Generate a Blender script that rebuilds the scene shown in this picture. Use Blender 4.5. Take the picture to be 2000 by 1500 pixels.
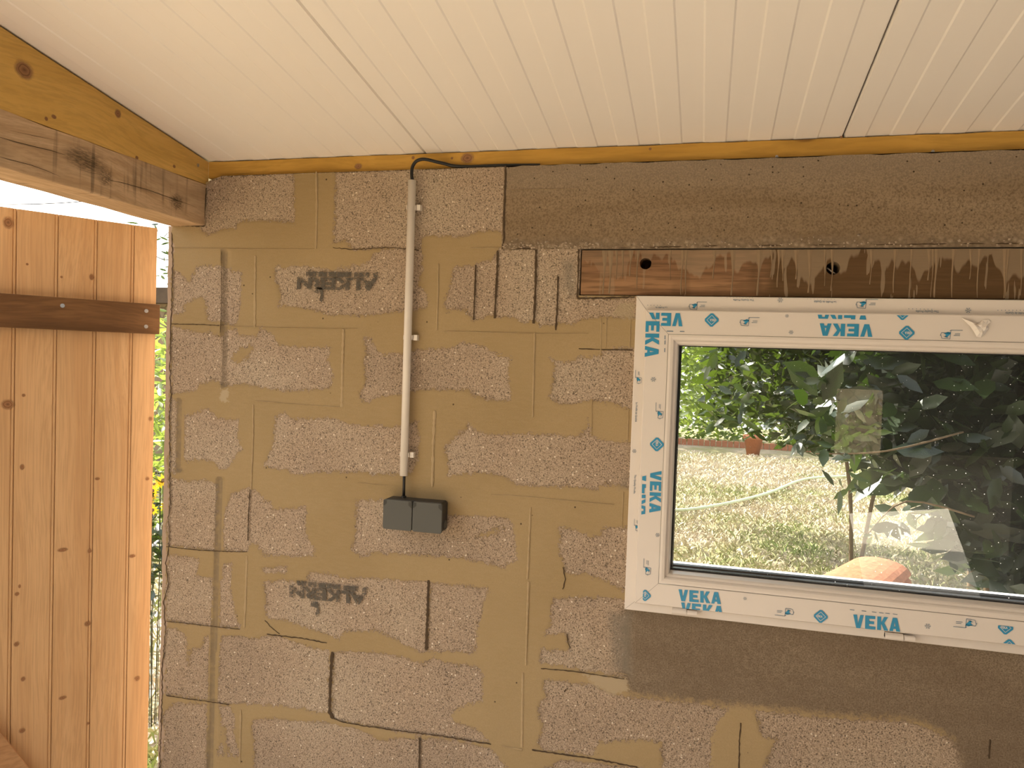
import bpy, math, random
import numpy as np
from mathutils import Matrix, Vector
random.seed(7); rng = np.random.default_rng(7)
C = bpy.context.scene
for o in list(bpy.data.objects): bpy.data.objects.remove(o)

# ------------------------------------------------------------------ camera
YAW, PITCH, ROLL, FPX = math.radians(14.4307227), math.radians(-1.75780087), math.radians(1.92967366), 1464.718
H = 1.65                                   # eye height above the floor
D = 1.785                                  # distance from the eye to the block wall
def cam_axes():
    cy, sy, cp, sp, cr, sr = math.cos(YAW), math.sin(YAW), math.cos(PITCH), math.sin(PITCH), math.cos(ROLL), math.sin(ROLL)
    f = Vector((-sy*cp, cy*cp, sp)); right = Vector((cy, sy, 0)); up = right.cross(f)
    return right*cr + up*sr, -right*sr + up*cr, f
R_, U_, F_ = cam_axes()
cam = bpy.data.objects.new('camera', bpy.data.cameras.new('camera')); C.collection.objects.link(cam)
cam.matrix_world = Matrix(((R_.x, U_.x, -F_.x, 0), (R_.y, U_.y, -F_.y, 0), (R_.z, U_.z, -F_.z, H), (0, 0, 0, 1)))
cam.data.sensor_width = 36; cam.data.lens = 36*FPX/2000; cam.data.clip_start = .02; cam.data.clip_end = 200
C.camera = cam
# ------------------------------------------------------------------ sky, sun, exposure
SUN_DIR = Vector((-.70, .34, .63)).normalized()      # towards the sun
w = bpy.data.worlds.new('sky'); C.world = w; w.use_nodes = True
bg = w.node_tree.nodes['Background']
sky = w.node_tree.nodes.new('ShaderNodeTexSky'); sky.sky_type = 'NISHITA'; sky.sun_disc = False
sky.sun_elevation = math.asin(SUN_DIR.z); sky.sun_rotation = math.atan2(SUN_DIR.x, SUN_DIR.y); sky.dust_density = 4; sky.air_density = 1.2
mxw = w.node_tree.nodes.new('ShaderNodeMix'); mxw.data_type = 'RGBA'; mxw.inputs[0].default_value = .82
w.node_tree.links.new(sky.outputs[0], mxw.inputs[6]); mxw.inputs[7].default_value = (1.0, .965, .93, 1)
w.node_tree.links.new(mxw.outputs[2], bg.inputs['Color']); bg.inputs['Strength'].default_value = 1.35
sd = bpy.data.lights.new('sun', 'SUN'); sd.energy = 15.0; sd.angle = math.radians(.6); sd.color = (1, .93, .85)
so = bpy.data.objects.new('sun', sd); C.collection.objects.link(so); so.rotation_euler = SUN_DIR.to_track_quat('Z', 'Y').to_euler()
C.view_settings.view_transform = 'Standard'; C.view_settings.look = 'None'; C.view_settings.gamma = 1
C.view_settings.use_curve_mapping = False; C.view_settings.exposure = 0.50

# ------------------------------------------------------------------ helpers
def ray(px, py):
    return R_*((px-1000)/FPX) - U_*((py-750)/FPX) + F_
def W(px, py, Y=D):                       # a point of the photo on a plane parallel to the wall
    r = ray(px, py); p = r*(Y/r.y); return (p.x, Y, p.z+H)
class MB:
    def __init__(s): s.v = []; s.f = []
    def add(s, vs, fs):
        n = len(s.v); s.v += [tuple(p) for p in vs]; s.f += [tuple(i+n for i in f) for f in fs]; return s
    def box(s, x0, x1, y0, y1, z0, z1):
        return s.add([(x0,y0,z0),(x1,y0,z0),(x1,y1,z0),(x0,y1,z0),(x0,y0,z1),(x1,y0,z1),(x1,y1,z1),(x0,y1,z1)],
                     [(0,3,2,1),(4,5,6,7),(0,1,5,4),(1,2,6,5),(2,3,7,6),(3,0,4,7)])
    def prism(s, poly, d):                 # poly: 3-D points, extruded by vector d
        n = len(poly); d = Vector(d); a = [Vector(p) for p in poly]; b = [p+d for p in a]
        return s.add(a+b, [tuple(range(n))[::-1], tuple(range(n, 2*n))]+[(i, (i+1) % n, n+(i+1) % n, n+i) for i in range(n)])
    def tube(s, pts, r, n=10, caps=True):
        pts = [Vector(p) for p in pts]; rs = r if isinstance(r, (list, tuple)) else [r]*len(pts); vs = []; prev = None
        for i, p in enumerate(pts):
            t = (pts[min(i+1, len(pts)-1)]-pts[max(i-1, 0)]).normalized()
            if prev is None: a = t.orthogonal().normalized()
            else: a = (prev - t*prev.dot(t)).normalized()
            prev = a; b = t.cross(a)
            vs += [p+(a*math.cos(2*math.pi*k/n)+b*math.sin(2*math.pi*k/n))*rs[i] for k in range(n)]
        fs = [(i*n+k, i*n+(k+1) % n, (i+1)*n+(k+1) % n, (i+1)*n+k) for i in range(len(pts)-1) for k in range(n)]
        if caps: fs += [tuple(range(n))[::-1], tuple(range((len(pts)-1)*n, len(pts)*n))]
        return s.add(vs, fs)
    def build(s, name, m, parent=None, smooth=False, bevel=0, loc=None):
        me = bpy.data.meshes.new(name); vs = s.v
        if loc is not None: vs = [(x-loc[0], y-loc[1], z-loc[2]) for x, y, z in vs]
        me.from_pydata(vs, [], s.f); me.update()
        if m: me.materials.append(m)
        if smooth:
            for p in me.polygons: p.use_smooth = True
        o = bpy.data.objects.new(name, me); C.collection.objects.link(o)
        if loc is not None: o.location = loc
        if parent: o.parent = parent
        if bevel:
            b = o.modifiers.new('bevel', 'BEVEL'); b.width = bevel; b.segments = 2; b.limit_method = 'ANGLE'
        return o
def tag(o, label=None, cat=None, group=None, kind=None):
    if label: o['label'] = label
    if cat: o['category'] = cat
    if group: o['group'] = group
    if kind: o['kind'] = kind
    return o
def empty(name, loc=(0,0,0)):
    o = bpy.data.objects.new(name, None); C.collection.objects.link(o); o.location = loc; o.empty_display_size = .1; return o
def np_mesh(name, V, F, mat, parent=None, smooth=False, attrs=None):
    me = bpy.data.meshes.new(name); k = F.shape[1]
    me.vertices.add(len(V)); me.vertices.foreach_set('co', V.astype(np.float32).ravel())
    me.loops.add(F.size); me.loops.foreach_set('vertex_index', F.astype(np.int32).ravel())
    me.polygons.add(len(F)); me.polygons.foreach_set('loop_start', np.arange(0, F.size, k, dtype=np.int32))
    me.polygons.foreach_set('use_smooth', np.full(len(F), smooth))
    me.update(calc_edges=True)
    for an, av in (attrs or {}).items():
        a = me.attributes.new(an, 'FLOAT', 'POINT'); a.data.foreach_set('value', av.astype(np.float32))
    me.materials.append(mat)
    o = bpy.data.objects.new(name, me); C.collection.objects.link(o)
    if parent: o.parent = parent
    return o
# material node helper
class N:
    def __init__(s, name, rough=.8, spec=.3):
        s.m = bpy.data.materials.new(name); s.m.use_nodes = True; s.t = s.m.node_tree; s.b = s.t.nodes['Principled BSDF']
        s.b.inputs['Roughness'].default_value = rough; s.b.inputs['Specular IOR Level'].default_value = spec
        s.tc = s.t.nodes.new('ShaderNodeTexCoord')
    def n(s, typ, **k):
        nd = s.t.nodes.new(typ)
        for a, b in k.items(): setattr(nd, a, b)
        return nd
    def l(s, a, b): s.t.links.new(a, b)
    def put(s, inp, v):
        if hasattr(v, 'links'): s.l(v, inp)
        elif isinstance(v, (tuple, list)) and len(v) == 3 and inp.type == 'RGBA': inp.default_value = (*v, 1)
        else: inp.default_value = v
    def coord(s, scale=(1,1,1), loc=(0,0,0), rot=(0,0,0)):
        mp = s.n('ShaderNodeMapping'); s.l(s.tc.outputs['Object'], mp.inputs[0])
        mp.inputs['Scale'].default_value = scale; mp.inputs['Location'].default_value = loc; mp.inputs['Rotation'].default_value = rot
        return mp.outputs[0]
    def noise(s, sc, det=3, rough=.5, scale=(1,1,1), loc=(0,0,0), dist=0, vec=None):
        nd = s.n('ShaderNodeTexNoise'); nd.inputs['Scale'].default_value = sc; nd.inputs['Detail'].default_value = det
        nd.inputs['Roughness'].default_value = rough; nd.inputs['Distortion'].default_value = dist
        s.l(vec or s.coord(scale, loc), nd.inputs['Vector']); return nd.outputs[0]
    def voro(s, sc, feat='F1', scale=(1,1,1), loc=(0,0,0), out='Distance', rnd=1):
        nd = s.n('ShaderNodeTexVoronoi', feature=feat); nd.inputs['Scale'].default_value = sc; nd.inputs['Randomness'].default_value = rnd
        s.l(s.coord(scale, loc), nd.inputs['Vector']); return nd.outputs[out]
    def mth(s, op, a, b=0., c=0., clamp=False):
        nd = s.n('ShaderNodeMath', operation=op, use_clamp=clamp); s.put(nd.inputs[0], a); s.put(nd.inputs[1], b); s.put(nd.inputs[2], c); return nd.outputs[0]
    def step(s, v, a, b, lo=0., hi=1.):
        nd = s.n('ShaderNodeMapRange'); nd.interpolation_type = 'SMOOTHSTEP'; s.put(nd.inputs['Value'], v)
        nd.inputs['From Min'].default_value = a; nd.inputs['From Max'].default_value = b; nd.inputs['To Min'].default_value = lo; nd.inputs['To Max'].default_value = hi
        return nd.outputs['Result']
    def mix(s, f, a, b, mode='MIX'):
        nd = s.n('ShaderNodeMix', data_type='RGBA', blend_type=mode); s.put(nd.inputs[0], f); s.put(nd.inputs[6], a); s.put(nd.inputs[7], b); return nd.outputs[2]
    def ramp(s, v, stops):
        nd = s.n('ShaderNodeValToRGB'); e = nd.color_ramp.elements
        while len(e) < len(stops): e.new(.5)
        for q, (p, c) in zip(e, stops): q.position = p; q.color = (*c, 1)
        s.put(nd.inputs[0], v); return nd.outputs[0]
    def attr(s, name):
        nd = s.n('ShaderNodeAttribute'); nd.attribute_name = name; return nd.outputs['Fac']
    def xyz(s):
        nd = s.n('ShaderNodeSeparateXYZ'); s.l(s.tc.outputs['Object'], nd.inputs[0]); return nd.outputs
    def col(s, c): s.put(s.b.inputs['Base Color'], c); return s
    def bump(s, h, st=.5, d=.002):
        nd = s.n('ShaderNodeBump'); nd.inputs['Strength'].default_value = st; nd.inputs['Distance'].default_value = d
        s.put(nd.inputs['Height'], h); s.l(nd.outputs[0], s.b.inputs['Normal']); return s
def plain(name, c, rough=.6, spec=.3, nz=0, sc=30):
    a = N(name, rough, spec)
    if nz:
        f = a.noise(sc, 3); a.col(a.mix(f, tuple(x*(1-nz) for x in c), tuple(min(1, x*(1+nz)) for x in c)))
    else: a.col(c)
    return a.m

# ------------------------------------------------------------------ materials
BEAM_X, BEAM_Z = -.497, H+.2725
def wall_material():
    a = N('block_wall', .92, .15)
    X, Y, Z = a.xyz()
    # blocks: coarse aggregate concrete
    g1 = a.noise(330, 3, .6); g2 = a.noise(150, 3, .6, loc=(3,1,2)); big = a.noise(3.2, 2, loc=(5,5,5)); mid = a.noise(14, 3)
    base = a.ramp(big, [(.3, (.40,.305,.22)), (.5, (.46,.35,.25)), (.7, (.49,.39,.285))])
    grain = a.ramp(g1, [(.30, (.30,.26,.23)), (.42, (.76,.74,.71)), (.56, (1.04,1.04,1.04)), (.70, (1.42,1.40,1.36))])
    block = a.mix(1, base, grain, 'MULTIPLY')
    cavit = a.step(g2, .30, .42, .5, 1); block = a.mix(1, block, cavit, 'MULTIPLY')
    vd = a.voro(110, rnd=1, loc=(1,2,3)); vc = a.voro(110, out='Color', loc=(1,2,3))
    sc_ = a.n('ShaderNodeSeparateColor'); a.l(vc, sc_.inputs[0])
    speck = a.mth('MULTIPLY', a.step(vd, .30, .18), a.step(sc_.outputs[0], .90, .93))
    block = a.mix(speck, block, (.78,.68,.54))
    vd2 = a.voro(190, loc=(4,2,3)); vc2 = a.voro(190, out='Color', loc=(4,2,3)); sc2 = a.n('ShaderNodeSeparateColor'); a.l(vc2, sc2.inputs[0])
    pit = a.mth('MULTIPLY', a.step(vd2, .40, .2), a.step(sc2.outputs[1], .84, .88))
    block = a.mix(a.mth('MULTIPLY', pit, .8), block, (.10,.075,.055))
    # smeared joint mortar
    mn = a.noise(2.5, 3, loc=(9,0,2)); ms = a.noise(40, 3, scale=(1,1,4)); mf = a.noise(400, 2)
    mort = a.ramp(mn, [(.3, (.335,.24,.118)), (.7, (.395,.288,.15))])
    mort = a.mix(a.step(ms, .3, .8, 0, .25), mort, (.43,.31,.18))
    mort = a.mix(a.step(mf, .25, .75, .15, 0), mort, (.16,.11,.06))
    pv = a.voro(38, loc=(7,7,1)); pc = a.voro(38, out='Color', loc=(7,7,1)); sc3 = a.n('ShaderNodeSeparateColor'); a.l(pc, sc3.inputs[0])
    mort = a.mix(a.mth('MULTIPLY', a.step(pv, .12, .05), a.step(sc3.outputs[0], .86, .88)), mort, (.08,.055,.03))
    wob = a.mth('ADD', a.mth('MULTIPLY', a.mth('SUBTRACT', a.noise(60, 3, .6), .5), .030), a.mth('MULTIPLY', a.mth('SUBTRACT', a.noise(210, 3, .6), .5), .024))
    r = a.mth('ADD', a.attr('rough'), wob)
    rm = a.step(r, -.0012, .0012)
    c = a.mix(rm, mort, block)
    edge = a.mth('MULTIPLY', a.step(r, -.003, .001), a.step(r, .006, .001)); c = a.mix(a.mth('MULTIPLY', edge, .35), c, (.17,.115,.07))
    # grey render below the window, bead plaster on the corner
    rn = a.noise(6, 4, scale=(1,1,2.5)); rf = a.noise(330, 3, .7)
    ren = a.ramp(rn, [(.3, (.235,.175,.118)), (.7, (.30,.23,.158))]); ren = a.mix(a.step(rf, .32, .66, .85, 0), ren, (.12,.085,.05)); ren = a.mix(a.step(a.noise(70, 3, .6), .35, .65, .3, 0), ren, (.15,.105,.065))
    rd = a.step(a.mth('ADD', a.attr('render'), a.mth('MULTIPLY', wob, 1.2)), -.012, .012); c = a.mix(rd, c, ren)
    bd = a.step(a.mth('ADD', a.attr('bead'), a.mth('MULTIPLY', wob, .5)), -.001, .001)
    c = a.mix(bd, c, a.mix(a.noise(30, 3), (.40,.29,.21), (.47,.35,.255)))
    # chases with dark dirt
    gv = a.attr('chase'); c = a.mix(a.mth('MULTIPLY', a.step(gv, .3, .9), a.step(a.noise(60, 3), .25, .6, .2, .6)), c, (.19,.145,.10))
    lt = a.attr('pale'); c = a.mix(a.mth('MULTIPLY', a.step(a.mth('ADD', lt, wob), -.002, .004), .85), c, (.43,.34,.22))
    gy = a.attr('greyish'); c = a.mix(a.mth('MULTIPLY', gy, .6), c, (.22,.19,.145))
    # cast concrete ring beam
    bn = a.noise(4, 4, scale=(.5,1,5), loc=(2,0,0)); bf = a.noise(240, 3, .7)
    bc = a.ramp(bn, [(.3, (.235,.165,.095)), (.55, (.29,.21,.13)), (.75, (.335,.25,.16))]); bc = a.mix(a.step(bf, .3, .62, .75, 0), bc, (.12,.08,.045))
    up = a.step(Z, H+.38, H+.47); bc = a.mix(a.mth('MULTIPLY', up, a.step(g1, .38, .58, .8, 0)), bc, (.13,.10,.07)); bc = a.mix(a.mth('MULTIPLY', up, .35), bc, (.38,.30,.22))
    bv = a.voro(62, loc=(0,3,0)); bvc = a.voro(62, out='Color', loc=(0,3,0)); sc4 = a.n('ShaderNodeSeparateColor'); a.l(bvc, sc4.inputs[0])
    bc = a.mix(a.mth('MULTIPLY', a.step(bv, .16, .08), a.step(sc4.outputs[0], .62, .66)), bc, (.05,.035,.02))
    av = a.voro(75, loc=(5,0,8)); avc = a.voro(75, out='Color', loc=(5,0,8)); sc5 = a.n('ShaderNodeSeparateColor'); a.l(avc, sc5.inputs[0])
    low = a.step(a.mth('ADD', Z, a.mth('MULTIPLY', a.noise(9, 3), -.05)), BEAM_Z+.012, BEAM_Z-.018)
    agg = a.mix(a.step(av, .1, .55), a.mix(sc5.outputs[0], (.30,.22,.15), (.46,.37,.27)), (.20,.15,.10))
    bc = a.mix(a.mth('MULTIPLY', low, .6), bc, agg)
    bm = a.mth('MULTIPLY', a.mth('GREATER_THAN', X, BEAM_X), a.mth('GREATER_THAN', Z, BEAM_Z))
    c = a.mix(bm, c, bc); a.col(c)
    notb = a.mth('SUBTRACT', 1, bm)
    hb = a.mth('MULTIPLY', a.mth('MULTIPLY', rm, notb), a.mth('SUBTRACT', 1, rd))
    h = a.mth('ADD', a.mth('MULTIPLY', hb, a.mth('ADD', a.mth('MULTIPLY', g1, 1.0), a.mth('MULTIPLY', g2, 1.1))), a.mth('MULTIPLY', mf, .1))
    h = a.mth('ADD', h, a.mth('MULTIPLY', a.mth('SUBTRACT', 1, hb), .95))
    h = a.mth('ADD', h, a.mth('MULTIPLY', a.mth('MULTIPLY', bm, low), a.mth('SUBTRACT', 1, av)))
    a.bump(h, .9, .003); return a.m
def wood(name, c0, c1, axis, grain=18, stretch=14, knots=True, rough=.62, dark=None, saw=False, kd=(.14,.07,.03), kfreq=3.2, warp=.35):
    a = N(name, rough, .3); sc = [1,1,1]; sc[axis] = 1/stretch
    wrp = a.noise(2.2, 2, scale=tuple(.35 if i == axis else 1 for i in range(3)))
    v = a.coord(tuple(sc)); vm = a.n('ShaderNodeVectorMath', operation='ADD'); a.l(v, vm.inputs[0])
    cx = a.n('ShaderNodeCombineXYZ')
    for i in range(3): a.put(cx.inputs[i], a.mth('MULTIPLY', wrp, .0 if i == axis else warp))
    a.l(cx.outputs[0], vm.inputs[1])
    g = a.noise(grain, 4, .6, vec=vm.outputs[0]); fine = a.noise(grain*9, 3, .6, vec=vm.outputs[0]); big = a.noise(2.5, 2)
    c = a.mix(a.step(g, .35, .68), c0, c1); c = a.mix(a.step(fine, .35, .6, .35, 0), c, tuple(x*.62 for x in c0)); c = a.mix(a.step(big, .35, .7, 0, .3), c, tuple(x*.8 for x in c0))
    if knots:
        ks = [kfreq*2.2]*3; ks[axis] = kfreq
        kv = a.voro(1, scale=tuple(ks), loc=(.3,.1,.7)); kc = a.voro(1, out='Color', scale=tuple(ks), loc=(.3,.1,.7)); s = a.n('ShaderNodeSeparateColor'); a.l(kc, s.inputs[0])
        sel = a.step(s.outputs[0], .42, .44)
        c = a.mix(a.mth('MULTIPLY', sel, a.step(kv, .13, .05, 0, .55)), c, tuple(x*.7 for x in c0))
        c = a.mix(a.mth('MULTIPLY', sel, a.step(kv, .052, .03, 0, .85)), c, kd)
    if dark:
        dk = a.noise(5, 4, .6, scale=tuple(.3 if i == axis else 1 for i in range(3)), loc=(4,4,4)); c = a.mix(a.step(dk, .48, .70, 0, .6), c, dark)
        ck = a.noise(16, 2, .4, scale=tuple(.05 if i == axis else 1 for i in range(3)), loc=(1,8,4))
        c = a.mix(a.mth('MULTIPLY', a.step(a.mth('ABSOLUTE', a.mth('SUBTRACT', ck, .5)), .004, .001), .0), c, (.03,.02,.012))
    if saw:
        X, Y, Z = a.xyz(); sv = a.noise(70, 3, .6, scale=(0,1,.05)); sm = a.noise(5, 2, scale=(1,1,1), loc=(0,1.2,.2))
        c = a.mix(a.mth('MULTIPLY', a.mth('MULTIPLY', a.step(sv, .52, .66), a.step(sm, .47, .6)), a.step(Z, H+.425, H+.395, 0, .55)), c, (.055,.04,.025))
    a.col(c).bump(a.mth('ADD', g, fine), .25, .0015); return a.m
M = {}
M['wall'] = wall_material()
M['pine'] = wood('pine_plank', (.60,.365,.18), (.69,.45,.24), 2, 30, 55, knots=False, warp=.12)
M['ochre_y'] = wood('ochre_timber_y', (.66,.40,.10), (.80,.52,.16), 1, 12, 9, kfreq=2.0, kd=(.17,.075,.015))
M['ochre_x'] = wood('ochre_timber_x', (.50,.27,.045), (.62,.36,.075), 0, 12, 12, kfreq=1.6, kd=(.17,.075,.015))
M['oak'] = wood('weathered_oak', (.52,.35,.20), (.72,.52,.33), 1, 26, 12, dark=(.28,.20,.12), saw=True, knots=False, rough=.75)
M['batten'] = wood('stained_batten', (.13,.062,.022), (.24,.125,.05), 0, 18, 12, dark=(.08,.04,.015), knots=False)
M['brace'] = wood('brace_board', (.42,.22,.10), (.52,.30,.15), 0, 18, 6, knots=False)
def lintel_material():
    a = N('lintel_wood', .8, .2); X, Y, Z = a.xyz()
    g = a.noise(20, 4, .6, scale=(.08,1,1)); fine = a.noise(150, 3, .6, scale=(.06,1,1))
    c = a.mix(a.step(g, .35, .7), (.21,.11,.055), (.34,.19,.095)); c = a.mix(a.step(fine, .38, .6, .5, 0), c, (.08,.045,.02))
    wet = a.mth('ADD', a.noise(7, 3, scale=(1,0,.4)), a.step(X, -.25, .35, -.16, .10))
    c = a.mix(a.step(wet, .42, .54, 0, .85), c, (.085,.048,.018))
    dz = a.mth('SUBTRACT', BEAM_Z, Z)
    n1 = a.noise(26, 2, .5, scale=(1,0,.12)); n2 = a.noise(70, 2, .5, scale=(1,0,.1), loc=(3,0,0))
    n3 = a.noise(11, 2, .5, scale=(1,0,.05), loc=(7,0,0)); ln = a.mth('ADD', a.mth('ADD', a.mth('MULTIPLY', a.mth('SUBTRACT', n1, .36), .16), a.mth('MULTIPLY', a.mth('SUBTRACT', n3, .42), .18)), a.mth('MULTIPLY', a.mth('MAXIMUM', a.mth('SUBTRACT', n2, .58), 0), 1.1))
    drip = a.step(a.mth('SUBTRACT', ln, dz), -.004, .005)
    c = a.mix(a.mth('MULTIPLY', drip, a.step(X, -.28, .05, .22, .5)), c, (.36,.27,.175))
    a.col(c).bump(a.mth('ADD', fine, a.mth('MULTIPLY', drip, 1.0)), .4, .0015); return a.m
M['lintel'] = lintel_material()
def ceiling_material():
    a = N('ceiling_panel', .34, .5); X, Y, Z = a.xyz()
    a.col(a.mix(a.noise(2, 2), (.86,.82,.765), (.90,.86,.805))); a.b.inputs['Roughness'].default_value = .33
    a.bump(a.noise(60, 2, scale=(1,.05,1)), .03, .001); return a.m
M['ceiling'] = ceiling_material()
M['pvc'] = plain('white_pvc', (.73,.66,.585), .32, .5)
M['pvc_line'] = plain('pvc_seam', (.33,.29,.25), .6)
M['conduit'] = plain('conduit_plastic', (.74,.67,.58), .38, .45)
M['blue'] = plain('film_ink_blue', (.035,.27,.46), .4, .4)
M['grey_ink'] = plain('film_ink_grey', (.17,.23,.29), .5)
M['rubber'] = plain('black_rubber', (.012,.012,.014), .35, .5)
M['spacer'] = plain('spacer_bar', (.03,.032,.036), .25, .6)
M['alu'] = plain('sill_paint', (.90,.90,.89), .4, .5)
M['socket'] = plain('socket_grey', (.085,.083,.072), .5, .35)
M['socket_dark'] = plain('socket_dark_grey', (.045,.042,.036), .55, .3)
M['cable'] = plain('black_cable', (.016,.014,.012), .45, .4)
a = N('screw_metal', .35, .5); a.col((.5,.5,.5)); a.b.inputs['Metallic'].default_value = .9; M['screw'] = a.m
M['crack'] = plain('crack_shadow_dirt', (.085,.058,.036), .95, .05)
M['ridge'] = plain('mortar_ridge', (.42,.31,.175), .9, .1, .12, 60)
M['stone'] = plain('pale_aggregate', (.42,.33,.24), .85, .2, .35, 120)
def stamp_mat():
    a = N('stamp_ink', .9, .1); g1 = a.noise(260, 3, .6); a.col(a.mix(g1, (.06,.055,.045), (.17,.145,.115)))
    n = a.mth('ADD', a.mth('MULTIPLY', a.noise(170, 3, .7), .7), a.mth('MULTIPLY', a.noise(30, 2), .3))
    a.put(a.b.inputs['Alpha'], a.step(n, .40, .50, .15, .92)); a.bump(g1, .8, .002); return a.m
M['stamp'] = stamp_mat()
def glass():
    m = bpy.data.materials.new('dusty_glass'); m.use_nodes = True; t = m.node_tree; t.nodes.clear()
    o = t.nodes.new('ShaderNodeOutputMaterial'); tr = t.nodes.new('ShaderNodeBsdfTransparent'); tr.inputs[0].default_value = (.93,.95,.93,1)
    gl = t.nodes.new('ShaderNodeBsdfGlossy'); gl.inputs['Roughness'].default_value = 0.0
    fr = t.nodes.new('ShaderNodeFresnel'); fr.inputs[0].default_value = 1.5
    mu = t.nodes.new('ShaderNodeMath'); mu.operation = 'MULTIPLY'; mu.use_clamp = True; t.links.new(fr.outputs[0], mu.inputs[0]); mu.inputs[1].default_value = 2.1
    mx = t.nodes.new('ShaderNodeMixShader'); t.links.new(mu.outputs[0], mx.inputs[0]); t.links.new(tr.outputs[0], mx.inputs[1]); t.links.new(gl.outputs[0], mx.inputs[2])
    df = t.nodes.new('ShaderNodeBsdfTranslucent'); df.inputs[0].default_value = (.9,.88,.82,1)
    tc = t.nodes.new('ShaderNodeTexCoord'); v = t.nodes.new('ShaderNodeTexVoronoi'); v.inputs['Scale'].default_value = 160; t.links.new(tc.outputs['Object'], v.inputs['Vector'])
    s = t.nodes.new('ShaderNodeSeparateColor'); t.links.new(v.outputs['Color'], s.inputs[0])
    m1 = t.nodes.new('ShaderNodeMath'); m1.operation = 'GREATER_THAN'; t.links.new(s.outputs[0], m1.inputs[0]); m1.inputs[1].default_value = .90
    m2 = t.nodes.new('ShaderNodeMath'); m2.operation = 'LESS_THAN'; t.links.new(v.outputs['Distance'], m2.inputs[0]); m2.inputs[1].default_value = .15
    m3 = t.nodes.new('ShaderNodeMath'); m3.operation = 'MULTIPLY'; t.links.new(m1.outputs[0], m3.inputs[0]); t.links.new(m2.outputs[0], m3.inputs[1])
    m4 = t.nodes.new('ShaderNodeMath'); m4.operation = 'MULTIPLY_ADD'; t.links.new(m3.outputs[0], m4.inputs[0]); m4.inputs[1].default_value = .5; m4.inputs[2].default_value = .006
    m5 = t.nodes.new('ShaderNodeMixShader'); t.links.new(m4.outputs[0], m5.inputs[0]); t.links.new(mx.outputs[0], m5.inputs[1]); t.links.new(df.outputs[0], m5.inputs[2])
    t.links.new(m5.outputs[0], o.inputs[0]); return m
M['glass'] = glass()
def leaf_mat(name, c0, c1, trans=(.25,.5,.04), tf=.35, rough=.35):
    a = N(name, rough, .45); r = a.attr('rnd'); a.col(a.mix(r, c0, c1))
    tl = a.n('ShaderNodeBsdfTranslucent'); tl.inputs[0].default_value = (*trans, 1); mx = a.n('ShaderNodeMixShader'); mx.inputs[0].default_value = tf
    out = a.t.nodes['Material Output']; a.l(a.b.outputs[0], mx.inputs[1]); a.l(tl.outputs[0], mx.inputs[2]); a.l(mx.outputs[0], out.inputs[0]); return a.m
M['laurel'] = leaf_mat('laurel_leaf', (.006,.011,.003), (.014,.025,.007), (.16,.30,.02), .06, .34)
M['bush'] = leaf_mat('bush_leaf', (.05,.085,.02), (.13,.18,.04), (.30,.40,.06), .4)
M['petal'] = leaf_mat('yellow_petal', (.80,.50,.01), (.90,.62,.02), (.9,.6,.02), .3)
M['bark'] = plain('bark', (.14,.10,.06), .9, .1, .3, 40)
a = N('lawn_soil', .95, .1); n1 = a.noise(1.1, 4); n2 = a.noise(60, 4, .7)
c = a.mix(a.step(n1, .38, .62), (.38,.31,.23), (.27,.25,.13)); c = a.mix(a.step(n2, .35, .62, .55, 0), c, (.17,.13,.06)); a.col(c); M['lawn'] = a.m
a = N('grass_blade', .7, .2); a.col(a.ramp(a.attr('rnd'), [(0, (.58,.50,.40)), (.50, (.49,.42,.30)), (.72, (.34,.35,.16)), (1, (.20,.28,.08))])); M['grass'] = a.m
a = N('floor_concrete', .9, .15); a.col(a.mix(a.noise(5, 4), (.47,.40,.325), (.54,.465,.385))).bump(a.noise(80, 3), .3, .003); M['floor'] = a.m
a = N('clay', .85, .2); c = a.mix(a.noise(25, 4), (.30,.11,.055), (.46,.20,.11)); a.col(a.mix(a.step(a.noise(90, 3), .35, .6, .4, 0), c, (.2,.07,.04))).bump(a.noise(60, 4), .5, .004); M['clay'] = a.m
a = N('garden_stone', .95, .1); v = a.voro(5, 'DISTANCE_TO_EDGE'); c = a.mix(a.noise(9, 4), (.16,.12,.07), (.30,.23,.15)); a.col(a.mix(a.step(v, .0, .08, .8, 0), c, (.10,.08,.05))).bump(v, .6, .02); M['garden_stone'] = a.m
M['plain_block'] = plain('side_block', (.36,.28,.21), .95, .1, .2, 25)
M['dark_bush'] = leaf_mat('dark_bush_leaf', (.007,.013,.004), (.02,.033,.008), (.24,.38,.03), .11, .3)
M['dark_wood'] = plain('dark_timber', (.08,.055,.035), .85, .15, .3, 12)
M['hose'] = plain('hose_rubber', (.60,.62,.42), .5, .3)

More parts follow.
